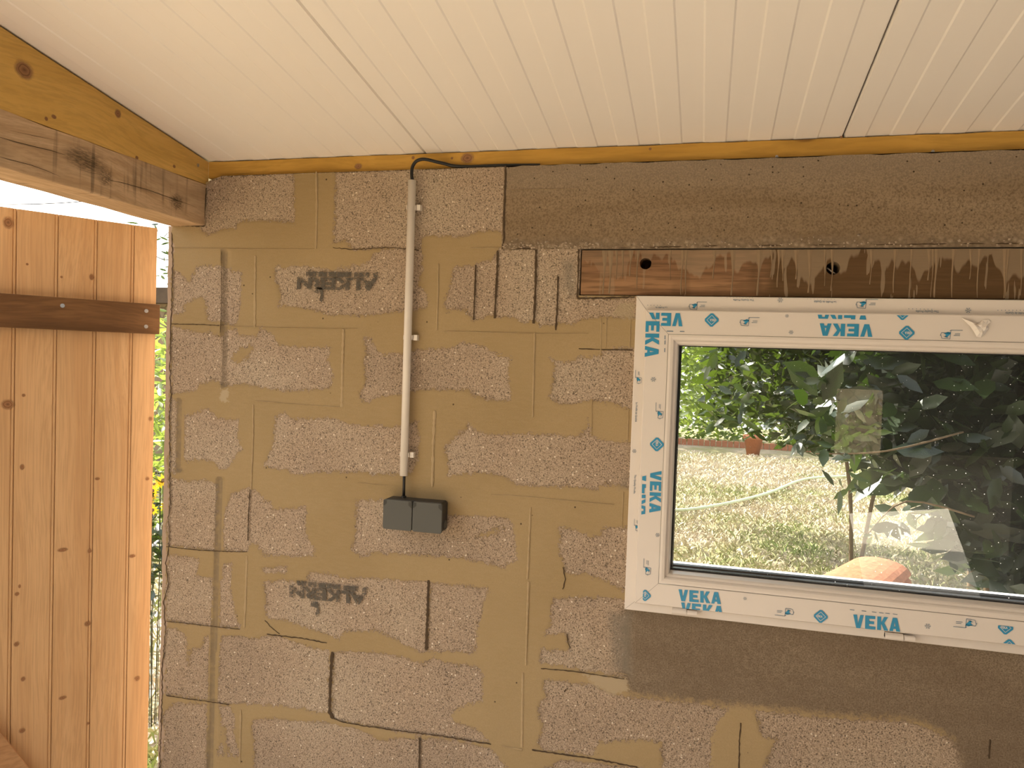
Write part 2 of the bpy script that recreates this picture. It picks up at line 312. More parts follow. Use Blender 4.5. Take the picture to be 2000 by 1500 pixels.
# ------------------------------------------------------------------ the block wall
def P(pts): return np.array([[W(x, y)[0], W(x, y)[2]] for x, y in pts])
ROUGH = [[(402,362),(432,337),(575,334),(576,437),(532,431),(475,432),(460,445),(432,450),(405,460),(388,447),(400,440),(401,395)],
 [(656,330),(700,330),(989,322),(985,455),(955,450),(892,464),(825,460),(822,486),(800,486),(790,497),(730,497),(775,487),(690,487),(675,470),(652,475),(655,400)],
 [(535,522),(600,520),(650,527),(700,517),(725,510),(730,495),(760,484),(822,484),(826,505),(827,527),(817,557),(835,575),(835,602),(805,607),(787,607),(715,617),(650,615),(575,597),(545,600),(550,575),(540,552)],
 [(337,523),(357,537),(370,550),(387,520),(430,518),(450,530),(474,530),(471,590),(462,635),(405,625),(402,590),(392,580),(360,597),(360,610),(337,615)],
 [(333,637),(375,647),(407,652),(410,640),(418,655),(430,655),(450,642),(465,642),(467,655),(500,657),(512,640),(535,655),(545,675),(600,677),(646,677),(641,702),(652,727),(647,757),(625,760),(562,764),(512,757),(475,750),(435,752),(425,742),(392,750),(382,762),(333,771)],
 [(712,657),(725,660),(735,682),(750,694),(785,690),(817,682),(880,680),(902,667),(950,677),(965,690),(997,697),(992,727),(997,760),(1000,782),(960,782),(930,775),(920,765),(880,761),(817,762),(785,770),(735,775),(725,785),(710,782),(702,767),(715,750),(712,720),(710,705),(717,692)],
 [(1075,700),(1095,705),(1107,710),(1130,697),(1165,697),(1180,687),(1205,679),(1250,680),(1250,790),(1230,800),(1205,790),(1175,784),(1130,785),(1095,790),(1072,775),(1080,760),(1082,732),(1085,715)],
 [(887,522),(930,517),(960,507),(977,486),(1047,484),(1145,484),(1130,582),(1250,582),(1250,622),(1180,620),(1150,622),(1117,632),(1092,632),(1055,637),(1045,625),(1020,630),(1005,620),(955,617),(925,627),(910,607),(890,602),(870,610),(870,585),(882,557)],
 [(362,812),(385,805),(407,797),(425,817),(467,820),(465,845),(467,865),(477,877),(465,885),(457,897),(447,915),(430,917),(420,902),(395,897),(372,900),(360,905)],
 [(330,775),(346,778),(344,925),(330,925)],
 [(540,812),(557,805),(570,817),(612,817),(650,815),(680,827),(725,832),(782,832),(815,822),(820,857),(817,895),(805,925),(782,925),(725,927),(715,922),(620,922),(595,927),(575,927),(562,917),(515,912),(525,890),(535,865),(537,832)],
 [(872,870),(890,852),(912,837),(914,822),(925,838),(940,842),(955,850),(1000,846),(1080,847),(1130,852),(1145,837),(1150,818),(1155,852),(1190,862),(1245,865),(1240,957),(1205,947),(1180,945),(1165,957),(1130,950),(1055,950),(1012,947),(980,930),(940,922),(875,930),(877,902),(867,882)],
 [(328,932),(370,940),(400,937),(425,945),(420,1075),(322,1064)],
 [(440,1005),(450,967),(460,960),(487,952),(507,962),(517,977),(530,980),(535,995),(590,990),(600,988),(598,1040),(612,1065),(617,1085),(575,1086),(515,1085),(505,1065),(490,1060),(485,1076),(440,1076),(436,1035)],
 [(697,975),(725,977),(750,975),(880,1005),(930,1007),(997,1012),(1005,1040),(1010,1092),(992,1100),(985,1110),(955,1100),(925,1095),(880,1087),(842,1086),(780,1080),(737,1080),(705,1086),(687,1072),(695,1040)],
 [(1090,1027),(1130,1037),(1155,1050),(1170,1047),(1180,1029),(1245,1030),(1235,1140),(1215,1152),(1190,1137),(1142,1122),(1105,1120),(1102,1100),(1092,1072),(1097,1060)],
 [(325,1080),(390,1090),(385,1122),(417,1130),(413,1222),(322,1212)],
 [(435,1120),(440,1100),(455,1100),(452,1150),(460,1195),(472,1227),(430,1224),(427,1150)],
 [(517,1135),(557,1132),(600,1135),(605,1115),(650,1122),(675,1130),(725,1127),(780,1133),(837,1135),(833,1275),(817,1272),(795,1260),(780,1252),(770,1245),(735,1232),(675,1232),(665,1247),(645,1242),(610,1227),(575,1217),(555,1210),(540,1210),(520,1202),(520,1175)],
 [(512,1108),(562,1105),(562,1117),(520,1118)],
 [(840,1137),(880,1140),(957,1149),(945,1175),(942,1200),(932,1225),(930,1275),(880,1272),(834,1272)],
 [(1080,1167),(1155,1166),(1240,1170),(1235,1330),(1180,1315),(1130,1307),(1092,1300),(1055,1292),(1057,1268),(1112,1270),(1105,1237),(1065,1240),(1077,1212),(1077,1180)],
 [(318,1220),(355,1232),(366,1245),(367,1298),(371,1298),(372,1270),(395,1262),(402,1243),(410,1240),(407,1367),(315,1353)],
 [(432,1241),(475,1240),(492,1247),(525,1240),(550,1243),(600,1262),(645,1270),(643,1390),(610,1390),(600,1385),(540,1377),(425,1372)],
 [(652,1272),(690,1272),(750,1275),(800,1285),(825,1298),(845,1284),(880,1295),(935,1300),(942,1320),(942,1370),(912,1375),(892,1387),(880,1397),(890,1410),(930,1422),(955,1447),(930,1447),(880,1440),(780,1430),(725,1416),(660,1405),(648,1395)],
 [(326,1385),(345,1372),(405,1375),(403,1560),(308,1560),(314,1395)],
 [(428,1377),(447,1377),(460,1397),(458,1430),(470,1475),(424,1475),(437,1440)],
 [(497,1405),(540,1402),(575,1407),(637,1410),(700,1422),(745,1445),(780,1440),(885,1444),(955,1460),(975,1475),(1000,1520),(1000,1600),(500,1600),(497,1450),(490,1420)],
 [(1062,1327),(1105,1330),(1160,1337),(1205,1357),(1240,1362),(1360,1372),(1424,1384),(1400,1410),(1390,1440),(1385,1600),(1300,1560),(1290,1450),(1240,1445),(1170,1450),(1160,1475),(1060,1463),(1050,1455),(1060,1420),(1050,1380),(1070,1355),(1060,1345)],
 [(1050,1510),(1095,1483),(1180,1490),(1270,1503),(1270,1600),(1050,1600)],
 [(1472,1384),(1520,1392),(1640,1404),(1780,1408),(1840,1436),(1880,1460),(1880,1600),(1480,1600),(1496,1484),(1516,1444),(1488,1436)]]
HOLES = [[(932,1046),(965,1033),(985,1030),(975,1040),(950,1046)], [(452,700),(470,680),(495,675),(490,695),(465,710)],
         [(880,1400),(905,1378),(945,1372),(945,1420),(910,1412)], [(430,1415),(440,1420),(447,1470),(440,1480)]]
RENDER = [(1215,1195),(1215,1330),(1235,1355),(1360,1368),(1470,1378),(1640,1396),(1790,1404),(1860,1440),(1900,1600),(2600,1700),(2600,1150),(1300,1100)]
PALE = [[(1240,592),(1215,590),(1205,598),(1197,612),(1215,622),(1240,626)], [(432,760),(447,758),(448,785),(431,785)], [(1140,1313),(1225,1323),(1228,1345),(1200,1358),(1165,1345)]]
GREY = [[(1092,500),(1130,500),(1130,582),(1110,590),(1095,560)], [(1215,920),(1235,920),(1232,960),(1200,960)], [(1180,1190),(1240,1190),(1240,1330),(1190,1310)]]
CHASE = [((433,488),(433,757),(450,757),(450,488)), ((345,778),(344,922),(360,922),(361,778)), ((424,932),(417,1160),(434,1160),(441,932)), ((417,1160),(411,1300),(428,1300),(434,1160)), ((411,1300),(403,1560),(420,1560),(428,1300))]
def sdf(poly, pts):
    x, y = pts[:,0], pts[:,1]; d = np.full(len(pts), 1e9); ins = np.zeros(len(pts), bool); n = len(poly)
    for i in range(n):
        a, b = poly[i], poly[(i+1) % n]; e = b-a; wv = pts-a; t = np.clip((wv@e)/(e@e), 0, 1); q = wv-t[:,None]*e
        d = np.minimum(d, (q**2).sum(1))
        c = ((a[1] <= y) & (y < b[1])) | ((b[1] <= y) & (y < a[1]))
        if e[1] != 0: ins ^= c & (x < a[0]+(y-a[1])/e[1]*e[0])
    return np.where(ins, 1, -1)*np.sqrt(d)
def field(polys, pts, lim=.06):
    out = np.full(len(pts), -lim)
    for p in polys:
        lo, hi = p.min(0)-lim, p.max(0)+lim
        k = np.where((pts[:,0] > lo[0]) & (pts[:,0] < hi[0]) & (pts[:,1] > lo[1]) & (pts[:,1] < hi[1]))[0]
        if len(k): out[k] = np.maximum(out[k], np.clip(sdf(p, pts[k]), -lim, lim))
    return out
WIN_L, WIN_R, WIN_B, WIN_T = W(1243,577.6)[0], 1.10, W(1224,1190.7)[2], W(1243,577.6)[2]
LIN_L = W(1133,530)[0]
XL, XT = -1.457, H+.476
xs = np.unique(np.round(np.concatenate([np.arange(XL, 1.0, .005), [-1.339, WIN_L+.015, LIN_L, BEAM_X], np.arange(1.0, 2.61, .08), [WIN_R-.015, 2.6]]), 5))
zs = np.unique(np.round(np.concatenate([np.arange(.24, XT, .005), [H+.341, WIN_B+.015, WIN_T-.015, WIN_T-.001, BEAM_Z, XT], np.arange(0, .24, .06)]), 5))
GX, GZ = np.meshgrid(xs, zs); nx, nz = len(xs), len(zs)
pts = np.stack([GX.ravel(), GZ.ravel()], 1)
rough = field([P(p) for p in ROUGH], pts); hol = field([P(p) for p in HOLES], pts); rough = np.minimum(rough, -hol)
out_ = (pts[:,0] > 1.2) | (pts[:,1] < .26); blockx = np.abs(((pts[:,0]/.5+(np.floor(pts[:,1]/.2105) % 2)*.5) % 1)-.5)*.5; blockz = np.abs(((pts[:,1]-.034)/.2105 % 1)-.5)*.2105
rough = np.where(out_, np.minimum(.21-blockx, .08-blockz), rough)
render = field([P(RENDER)], pts); pale = field([P(p) for p in PALE], pts); grey = np.clip(field([P(p) for p in GREY], pts)/.02, 0, 1)
chase = field([P(p) for p in CHASE], pts)
cx0 = np.where(chase > 0, 1., 0.)
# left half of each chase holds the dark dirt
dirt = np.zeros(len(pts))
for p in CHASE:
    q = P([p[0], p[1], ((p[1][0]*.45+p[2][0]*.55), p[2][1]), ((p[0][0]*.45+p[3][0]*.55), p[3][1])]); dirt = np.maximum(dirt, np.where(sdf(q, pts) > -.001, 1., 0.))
edge_x = -1.457+.016+.004*np.sin(pts[:,1]*37)+.003*np.sin(pts[:,1]*101+1)
bead = np.where(pts[:,1] < H+.345, edge_x-pts[:,0], -.06); rough = np.where(bead > 0, -.02, rough)
# the wall's rough edge wobbles a little, mortar stands proud of the block face
def hsh(n):
    g = rng.random((n, n))
    def f(x, z, s):
        u = (x*s) % n; v = (z*s) % n; i = np.floor(u).astype(int); j = np.floor(v).astype(int); fu = u-i; fv = v-j
        i1 = (i+1) % n; j1 = (j+1) % n; i %= n; j %= n
        return g[i,j]*(1-fu)*(1-fv)+g[i1,j]*fu*(1-fv)+g[i,j1]*(1-fu)*fv+g[i1,j1]*fu*fv
    return f
nf = hsh(64); X_, Z_ = pts[:,0].copy(), pts[:,1].copy()
mort = np.clip((.004-rough)/.006, 0, 1)
y = D - .0022*mort - .0012*(1-mort)*nf(X_+3, Z_+5, 130) - .002*nf(X_+9, Z_+2, 9)*mort + .0055*np.clip(chase/.004, 0, 1)
inb = (X_ > BEAM_X) & (Z_ > BEAM_Z-.001); y = np.where(inb, D-.003-.004*nf(X_, Z_+7, 30)*np.clip((BEAM_Z+.04-Z_)/.04, 0, 1), y)
# irregular top edge + chamfered corner by the oak beam
top = Z_ > XT-1e-4; Z_ = np.where(top, Z_-.004*nf(X_, Z_, 40), Z_)
lim = H+.458+(X_+1.339)*(.018/.05); Z_ = np.where((X_ < -1.289) & (Z_ > lim), lim, Z_)
left = X_ < XL+1e-4; X_ = np.where(left, X_+.004*nf(X_, Z_, 60), X_)
V = np.stack([X_, y, Z_], 1)
I = np.arange(nx*nz).reshape(nz, nx); F = np.stack([I[:-1,:-1], I[:-1,1:], I[1:,1:], I[1:,:-1]], -1).reshape(-1, 4)
cx, cz = (pts[F[:,0],0]+pts[F[:,2],0])/2, (pts[F[:,0],1]+pts[F[:,2],1])/2
skip = ((cx < -1.339) & (cz > H+.341)) | ((cx > WIN_L+.015) & (cx < WIN_R-.015) & (cz > WIN_B+.015) & (cz < WIN_T-.015)) | ((cx > LIN_L) & (cx < 1.25) & (cz > WIN_T-.001) & (cz < BEAM_Z))
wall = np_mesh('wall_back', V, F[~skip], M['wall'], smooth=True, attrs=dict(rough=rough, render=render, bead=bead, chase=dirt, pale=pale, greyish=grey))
tag(wall, kind='structure')
b = MB(); y0, y1 = D+.0075, D+.2
b.box(XL+.002, -1.339, y0, y1, 0, H+.341); b.box(-1.339, LIN_L, y0, y1, 0, XT-.004-.02); b.box(-1.289, LIN_L, y0, y1, XT-.024, XT-.004)
b.box(LIN_L, 2.6, y0, y1, BEAM_Z, XT-.004); b.box(LIN_L, WIN_L+.015, y0, y1, 0, WIN_T-.001); b.box(WIN_L+.015, WIN_R-.015, y0, y1, 0, WIN_B+.015)
b.box(WIN_R-.015, 2.6, y0, y1, 0, BEAM_Z); b.box(LIN_L, 1.25, D+.08, y1, WIN_T-.015, BEAM_Z)
b.box(XL+.003, XL+.006, D, y0+.002, 0, H+.341); b.box(-1.289, 2.6, D, y0+.002, XT-.008, XT-.005)
b.build('wall_core', M['plain_block'], wall)

# joint cracks and ridges that stand on the wall
def ribbon(mb, pix, wd, h, jit=0., step=.006, Y=D-.0045, taper=False):
    p = [Vector(W(x, y, D)) for x, y in pix]; q = []
    for a, c in zip(p[:-1], p[1:]):
        n = max(1, int((c-a).length/step)); q += [a+(c-a)*k/n for k in range(n)]
    q.append(p[-1]); L = []; Rr = []; T = []
    for i, v in enumerate(q):
        t = (q[min(i+1, len(q)-1)]-q[max(i-1, 0)]).normalized(); nn = Vector((t.z, 0, -t.x)); j = nn*random.uniform(-jit, jit)
        ww = wd*random.uniform(.6, 1.3)/2*(min(1, .2+2*min(i, len(q)-1-i)/max(1, len(q))*2) if taper else 1)
        for lst, s, hh in ((L, -1, 0), (T, 0, h), (Rr, 1, 0)): lst.append((v.x+(nn*s*ww+j).x, Y-hh, v.z+(nn*s*ww+j).z))
    n = len(q); mb.add(L+T+Rr, [(i, i+1, n+i+1, n+i) for i in range(n-1)]+[(n+i, n+i+1, 2*n+i+1, 2*n+i) for i in range(n-1)])
cr = MB()
for pix, wd, j in [([(988,325),(987,380),(985,420),(985,470),(983,487)], .005, .0008), ([(983,487),(1010,487),(1060,486)], .004, .001), ([(1000,487),(1130,486),(1400,481),(2000,476)], .0025, .0006),
    ([(650,1272),(646,1340),(645,1390),(652,1402)], .0085, .0006), ([(652,1402),(680,1411),(740,1420),(800,1428),(870,1437),(960,1452)], .003, .0012), ([(838,1132),(836,1200),(833,1268)], .007, .0006), 
    ([(327,1357),(370,1364),(410,1369),(450,1375)], .0025, .0006), ([(327,1212),(370,1217),(415,1222),(470,1228)], .002, .0006), ([(327,1067),(380,1073),(430,1076),(485,1077)], .002, .0006),
    ([(337,633),(390,634),(440,636)], .0022, .0006), ([(1057,1304),(1130,1311),(1220,1325)], .0022, .0007), ([(523,1238),(560,1242),(600,1247),(640,1255)], .003, .001), ([(1040,1463),(1090,1470),(1170,1482),(1245,1497)], .0035, .001),
    ([(1131,681),(1180,683),(1236,684)], .0025, .0003), ([(652,484),(690,488),(760,484),(820,489)], .002, .0014), ([(1107,1345),(1103,1350)], .003, .001),
    ([(1100,1107),(1105,1130),(1100,1150)], .0025, .001), ([(519,1211),(532,1225),(548,1237)], .002, .001), ([(1108,1237),(1110,1255),(1115,1265)], .0025, .0005),
    ([(930,518),(929,560),(927,600),(926,625)], .0042, .0004), ([(973,490),(971,550),(968,600),(967,622)], .005, .0004), ([(1048,488),(1047,550),(1045,600),(1043,632)], .0055, .0005), ([(1091,540),(1089,600),(1086,645)], .0045, .0005), ([(490,955),(487,1010),(486,1055)], .0032, .0004), ([(471,1455),(470,1480)], .003, .0004),
    ([(821,1440),(820,1500),(820,1560)], .0045, .0004), ([(1447,1410),(1444,1440),(1443,1530)], .003, .0006), ([(1932,1442),(1930,1480)], .003, .0006),
    ([(1131,487),(1130,530),(1128,582)], .004, .0006), ([(1128,583),(1180,583),(1240,580)], .004, .001), ([(340,440),(370,441),(402,442)], .006, .0008),
    ([(435,492),(434,600),(432,650)], .0015, .0005), ([(405,368),(403,400),(400,438)], .003, .0006)]:
    ribbon(cr, pix, wd, .0006, j)
ed = [(338,455),(339,520),(337,600),(336,640),(334,720),(336,770),(333,830),(334,900),(333,930),(335,980),(331,1010),(333,1060),(326,1100),(331,1140),(322,1170),(325,1240),(319,1300),(319,1350),(317,1400),(312,1560)]
ribbon(cr, ed, .0028, .0005, .0022)
cr.build('joint_crack', M['crack'], wall)
rd = MB()
for pix, wd in [([(619,336),(620,400),(618,487)], .0075), ([(500,500),(500,520),(499,640)], .0075), ([(672,643),(670,720),(669,795)], .0085), ([(496,790),(496,850),(492,955)], .0055),
    ([(1045,650),(1043,730),(1041,815)], .006), ([(857,515),(856,580),(854,645)], .005), ([(850,802),(847,870),(845,950)], .0085), ([(1037,990),(1034,1060),(1031,1130)], .006), ([(1033,1135),(1030,1220),(1028,1298)], .0065), ([(1022,1312),(1021,1380),(1020,1458)], .0075),
    ([(484,1085),(482,1150),(479,1225)], .0075), ([(472,1385),(471,1440),(470,1490)], .007), ([(1175,622),(1174,680),(1172,700)], .0035), ([(1185,622),(1184,680)], .003), ([(1232,625),(1230,680)], .003), ([(1157,780),(1156,850)], .0025), ([(1228,800),(1226,860)], .003), ([(1218,960),(1215,1030)], .003),
    ([(340,484),(480,487),(620,487)], .0022), ([(920,485),(980,484)], .0025), ([(430,636),(540,640),(660,642),(700,642)], .0018), ([(870,647),(960,649),(1050,652),(1150,651)], .0022), ([(500,783),(590,790),(665,795)], .0025), ([(960,966),(1000,967),(1090,975),(1200,985)], .003),
    ([(700,943),(760,948)], .0018), ([(1130,370),(1000,372)], .0012), ([(1200,1312),(1225,1316)], .002), ([(980,1455),(1020,1463)], .004)]:
    ribbon(rd, pix, wd*.8, .0011, .0003)
rd.build('mortar_ridge', M['ridge'], wall)
# loose aggregate along the ring beam's lower edge and top edge of the wall
ag = MB()
def pebble(mb, c, r):
    p = []; ax = [Vector((random.uniform(-1,1), random.uniform(-1,1), random.uniform(-1,1))).normalized() for _ in range(3)]
    base = [(1,0,0),(-1,0,0),(0,1,0),(0,-1,0),(0,0,1),(0,0,-1)]; s = (random.uniform(.6,1.4), random.uniform(.5,.9), random.uniform(.6,1.2))
    q = ax[0].to_track_quat('Z','Y'); vs = [Vector(c)+q @ Vector((v[0]*r*s[0], v[1]*r*s[1], v[2]*r*s[2])) for v in base]
    mb.add(vs, [(0,2,4),(2,1,4),(1,3,4),(3,0,4),(2,0,5),(1,2,5),(3,1,5),(0,3,5)])
for _ in range(260):
    x = random.uniform(BEAM_X+.005, 1.0) if random.random() < .6 else random.uniform(BEAM_X+.005, -.25); pebble(ag, (x, D-.005, BEAM_Z+abs(random.gauss(.0, .009))+.002), random.uniform(.0015, .0045))
for _ in range(90): pebble(ag, (random.uniform(-1.28, 1.0), D-.002, XT-.003), random.uniform(.001, .0028))
ag.build('loose_aggregate', M['stone'], wall)

# block maker's stamps: the printed lines are upside down
def text_mesh(body, right, up, origin, height, mb, Y, ext=.0004, sx=1.0, bold=0.0):
    cu = bpy.data.curves.new('t', 'FONT'); cu.body = body; cu.size = 1; cu.offset = bold; cu.resolution_u = 2
    ob = bpy.data.objects.new('t', cu); C.collection.objects.link(ob)
    dg = bpy.context.evaluated_depsgraph_get(); me = bpy.data.meshes.new_from_object(ob.evaluated_get(dg))
    co = [v.co.copy() for v in me.vertices]; fs = [tuple(p.vertices) for p in me.polygons]
    bpy.data.objects.remove(ob); bpy.data.curves.remove(cu)
    if not co: return
    x0 = min(c.x for c in co); h = .7; Rv, Uv, O = Vector(right), Vector(up), Vector(origin)
    vs = [O+Rv*((c.x-x0)/h*height*sx)+Uv*(c.y/h*height) for c in co]; vs = [(v.x, Y, v.z) for v in vs]
    mb.add(vs, fs); bpy.data.meshes.remove(me)
for (a0, a1, b0, tail) in (((738,567),(570,564),(738,533),(628,585)), ((717,1180),(556,1163),(719,1150),(620,1197))):
    o_, e_, u_ = Vector(W(*a0)), Vector(W(*a1)), Vector(W(*b0))
    st = MB(); rt = (e_-o_).normalized(); up = Vector((rt.z, 0, -rt.x)); up = up if up.z > 0 else -up
    L = (e_-o_).length; h1 = .034; o2 = o_+up*.03
    text_mesh('ALKERN', rt, -up, o_+up*.0285, .0285, st, D-.0048, sx=L/(.0285*5.75), bold=.05)
    x = 0
    for wv, g in ((.012,.012),(.042,.008),(.040,.002),(.022,.006),(.024,.006),(.03,.004)):
        if x+wv > L+.01: break
        p0 = o_+up*.0325+rt*x; pts_ = [p0, p0+rt*wv, p0+rt*wv+up*.0125, p0+up*.0125]
        st.add([(p.x, D-.0048, p.z) for p in pts_], [(0,1,2,3)]); x += wv+g
    t0 = Vector(W(*tail)); pts_ = [t0+rt*.016+up*.032, t0-rt*.004+up*.03, t0-rt*.008+up*.002, t0-rt*.003-up*.008, t0+rt*.004-up*.002, t0+rt*.0+up*.014, t0+rt*.018+up*.018]
    st.add([(p.x, D-.0048, p.z) for p in pts_], [tuple(range(len(pts_)))]); st.build('printed_stamp', M['stamp'], wall)

# ------------------------------------------------------------------ floor, other walls, ceiling
tag(MB().box(-1.5, 2.6, -2.4, D+.2, -.12, 0).build('floor', M['floor']), kind='structure')
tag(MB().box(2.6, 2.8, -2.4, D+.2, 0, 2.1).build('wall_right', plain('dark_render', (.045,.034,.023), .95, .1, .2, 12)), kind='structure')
fw = MB(); fw.box(-1.446, .95, -2.6, -2.4, 0, 2.75); fw.box(2.2, 2.8, -2.6, -2.4, 0, 2.75); fw.box(.95, 2.2, -2.6, -2.4, 2.05, 2.75)
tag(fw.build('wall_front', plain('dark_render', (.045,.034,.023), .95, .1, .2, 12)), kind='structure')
SL = .1497
def cz_(yv): return H+.521+SL*(D-yv)
ceil = empty('ceiling', (.5, 0, 2.4)); tag(ceil, kind='structure')
def panel(xa, xb, first):
    xs_ = [xa+.0012, xa+.004]; lv = [.004, 0]; x = first; s = 0; n = 0
    prof = [(xa+.0015, .006), (xa+.004, 0)]
    k = 0; xx = xa+.0455
    while xx < xb-.02:
        lo, hi = (0, .0016) if k % 2 == 0 else (.0016, 0)
        prof += [(xx-.0018, lo), (xx+.0018, hi)]; xx += .0492; k += 1
    last = prof[-1][1]; prof += [(xb-.004, last), (xb-.0015, .006)]
    ya, yb = D+.26, -2.7; n = len(prof)
    A = [(x, ya, cz_(ya)+d) for x, d in prof]; B = [(x, yb, cz_(yb)+d) for x, d in prof]
    T = [(prof[0][0], ya, cz_(ya)+.08), (prof[-1][0], ya, cz_(ya)+.08), (prof[-1][0], yb, cz_(yb)+.08), (prof[0][0], yb, cz_(yb)+.08)]
    fs = [(i, i+1, n+i+1, n+i) for i in range(n-1)]+[(2*n, 2*n+3, 2*n+2, 2*n+1), tuple(range(n-1, -1, -1))+(2*n, 2*n+1), tuple(range(n, 2*n))+(2*n+2, 2*n+3), (0, n, 2*n+3, 2*n), (n-1, 2*n+1, 2*n+2, 2*n-1)]
    o = MB().add(A+B+T, fs).build('ceiling_panel', M['ceiling'], None, loc=(0,0,0)); o.parent = ceil; o.matrix_parent_inverse = Matrix.Translation(-ceil.location)
for xa in (-1.695, -.7105, .274, 1.2585, 2.243): panel(xa, min(xa+.9845, 2.85), 0)
jn = MB(); 
for xj in (-.7105, .274, 1.2585, 2.243): jn.add([(xj-.004, D+.26, cz_(D+.26)+.012), (xj+.004, D+.26, cz_(D+.26)+.012), (xj+.004, -2.7, cz_(-2.7)+.012), (xj-.004, -2.7, cz_(-2.7)+.012)], [(0,1,2,3)])
o = jn.build('panel_joint', M['crack']); o.parent = ceil; o.matrix_parent_inverse = Matrix.Translation(-ceil.location)

# ------------------------------------------------------------------ timbers
def rough_bar(mb, ax, a0, a1, u0, u1, v0f, v1f, n=40, jit=.0):
    """bar along Y; v0f/v1f give the bottom/top height"""
    rows = []
    for i in range(n+1):
        yv = a0+(a1-a0)*i/n; j = [random.uniform(-jit, jit) for _ in range(4)]
        rows.append([(u0+j[0], yv, v0f(yv)+j[1]), (u1+j[2], yv, v0f(yv)+j[3]), (u1+j[0], yv, v1f(yv)+j[2]), (u0+j[1], yv, v1f(yv)+j[0])])
    vs = [p for r in rows for p in r]; fs = [(i*4+k, i*4+(k+1) % 4, i*4+4+(k+1) % 4, i*4+4+k) for i in range(n) for k in range(4)]+[(3,2,1,0), tuple(range(n*4, n*4+4))]
    mb.add(vs, fs)
m_ = MB(); rough_bar(m_, 1, -2.4, D+.19, -1.446, -1.3395, lambda y: H+.3415, lambda y: H+.4535, 50, .0016)
beam = m_.build('oak_beam', M['oak'], loc=(-1.39, 0, H+.34), bevel=.003)
beam.data.transform(Matrix.Translation((0,0,0)))
tag(beam, 'weathered brown oak beam with saw marks, resting in the notch of the block wall', 'beam')
m_ = MB(); rough_bar(m_, 1, -2.5, D+.012, -1.385, -1.342, lambda y: H+.4535, lambda y: cz_(y)-.003, 40, .0006)
raf = m_.build('rafter', M['ochre_y'], loc=(-1.36, 0, H+.45)); tag(raf, 'wide ochre-yellow plank rafter under the ceiling edge, above the oak beam', 'rafter')
def screw(name, p, n, parent, r=.0045):
    n = Vector(n); mb = MB(); mb.tube([Vector(p)-n*.003, Vector(p)+n*.0012], r, 10); mb.tube([Vector(p)+n*.0011, Vector(p)+n*.0016], r*.45, 6)
    o = mb.build(name, M['screw']); o.parent = parent; o.matrix_parent_inverse = Matrix.Translation(-Vector(parent.location)); return o
screw('screw', (-1.342, 1.752, H+.497), (1,0,0), raf)
m_ = MB(); n = 60; rows = []
for i in range(n+1):
    x = -1.342+(2.6+1.342)*i/n; j = random.uniform(-.0012, .0012); rows.append([(x, D+.012, XT-.0035), (x, D+.012, H+.5165+j), (x, D+.07, H+.508), (x, D+.07, XT-.0035)])
m_.add([p for r in rows for p in r], [(i*4+k, i*4+4+k, i*4+4+(k+1) % 4, i*4+(k+1) % 4) for i in range(n) for k in range(4)]+[(0,1,2,3), (n*4+3, n*4+2, n*4+1, n*4)])
pl = m_.build('wall_plate', M['ochre_x'], loc=(0, D+.01, XT)); tag(pl, 'long ochre-yellow timber lying on top of the block wall under the ceiling', 'timber')
for px, py in ((910,322),(1517,308),(1822,292)):
    q = W(px, py, D+.012); screw('screw', (q[0], D+.012, XT+.004), (0,-1,0), pl, .0035)
# lintel
lm = MB(); lm.box(LIN_L+.003, 1.247, D-.0015, D+.078, WIN_T+.001, BEAM_Z-.002)
lin = lm.build('timber_lintel', M['lintel'], bevel=.0015); tag(lin, 'brown timber lintel streaked with mortar drips, above the window', 'lintel')
hl = MB()
for (px, py, r) in ((1261,515,.0135), (1627,524,.0145)):
    c = Vector(W(px, py)); k = 24
    ring = [(c.x+r*math.cos(2*math.pi*i/k), D-.0021, c.z+r*math.sin(2*math.pi*i/k)) for i in range(k)]; back = [(x, D+.03, z) for x, _, z in ring]
    hl.cuts = getattr(hl, 'cuts', [])+[(c, r)]
# drill the holes with a boolean so they are real
for c, r in hl.cuts:
    cut = MB(); cut.tube([(c.x, D-.02, c.z), (c.x, D+.055, c.z)], r, 28); co_ = cut.build('cutter', None); co_.hide_render = True
    bo = lin.modifiers.new('hole', 'BOOLEAN'); bo.object = co_; bo.operation = 'DIFFERENCE'; bo.solver = 'EXACT'
dg = bpy.context.evaluated_depsgraph_get(); me = bpy.data.meshes.new_from_object(lin.evaluated_get(dg)); lin.modifiers.clear(); lin.data = me
for o in [o for o in bpy.data.objects if o.name.startswith('cutter')]: bpy.data.objects.remove(o)
dr = MB()
for px in [1181,1193,1205,1217,1232,1246,1310,1333,1341,1395,1432,1483,1507,1521,1530,1556,1582,1612,1626,1702,1748,1780,1815,1822,1829,1862,1896,1912,1964,1968,1996,2020]:
    c = Vector(W(px, 500)); zt = BEAM_Z-.003; ln = random.uniform(.06, .105) if random.random() < .75 else .11; n = 9; ww = random.uniform(.0008, .0022); L = []; Rr = []; T = []
    for i in range(n+1):
        t = i/n; z = max(zt-ln*t, WIN_T+.003); a_ = ww*(2.6*(1-t)**3+.75+.25*math.sin(t*9+px)); x = c.x+.001*math.sin(t*5+px)
        L.append((x-a_, D-.0017, z)); T.append((x, D-.0017-.0011, z)); Rr.append((x+a_, D-.0017, z))
    k = n+1; dr.add(L+T+Rr, [(i, i+1, k+i+1, k+i) for i in range(n)]+[(k+i, k+i+1, 2*k+i+1, 2*k+i) for i in range(n)])
tag(dr.build('mortar_drips', plain('drip_mortar', (.27,.19,.115), .9, .1, .15, 50), lin), kind='stuff')
lw = MB(); c = Vector(W(1627,524)); lw.tube([(c.x-.009, D+.02, c.z+.003), (c.x-.004, D+.012, c.z-.003), (c.x+.004, D+.012, c.z-.009), (c.x+.01, D+.02, c.z-.010)], .0016, 8)
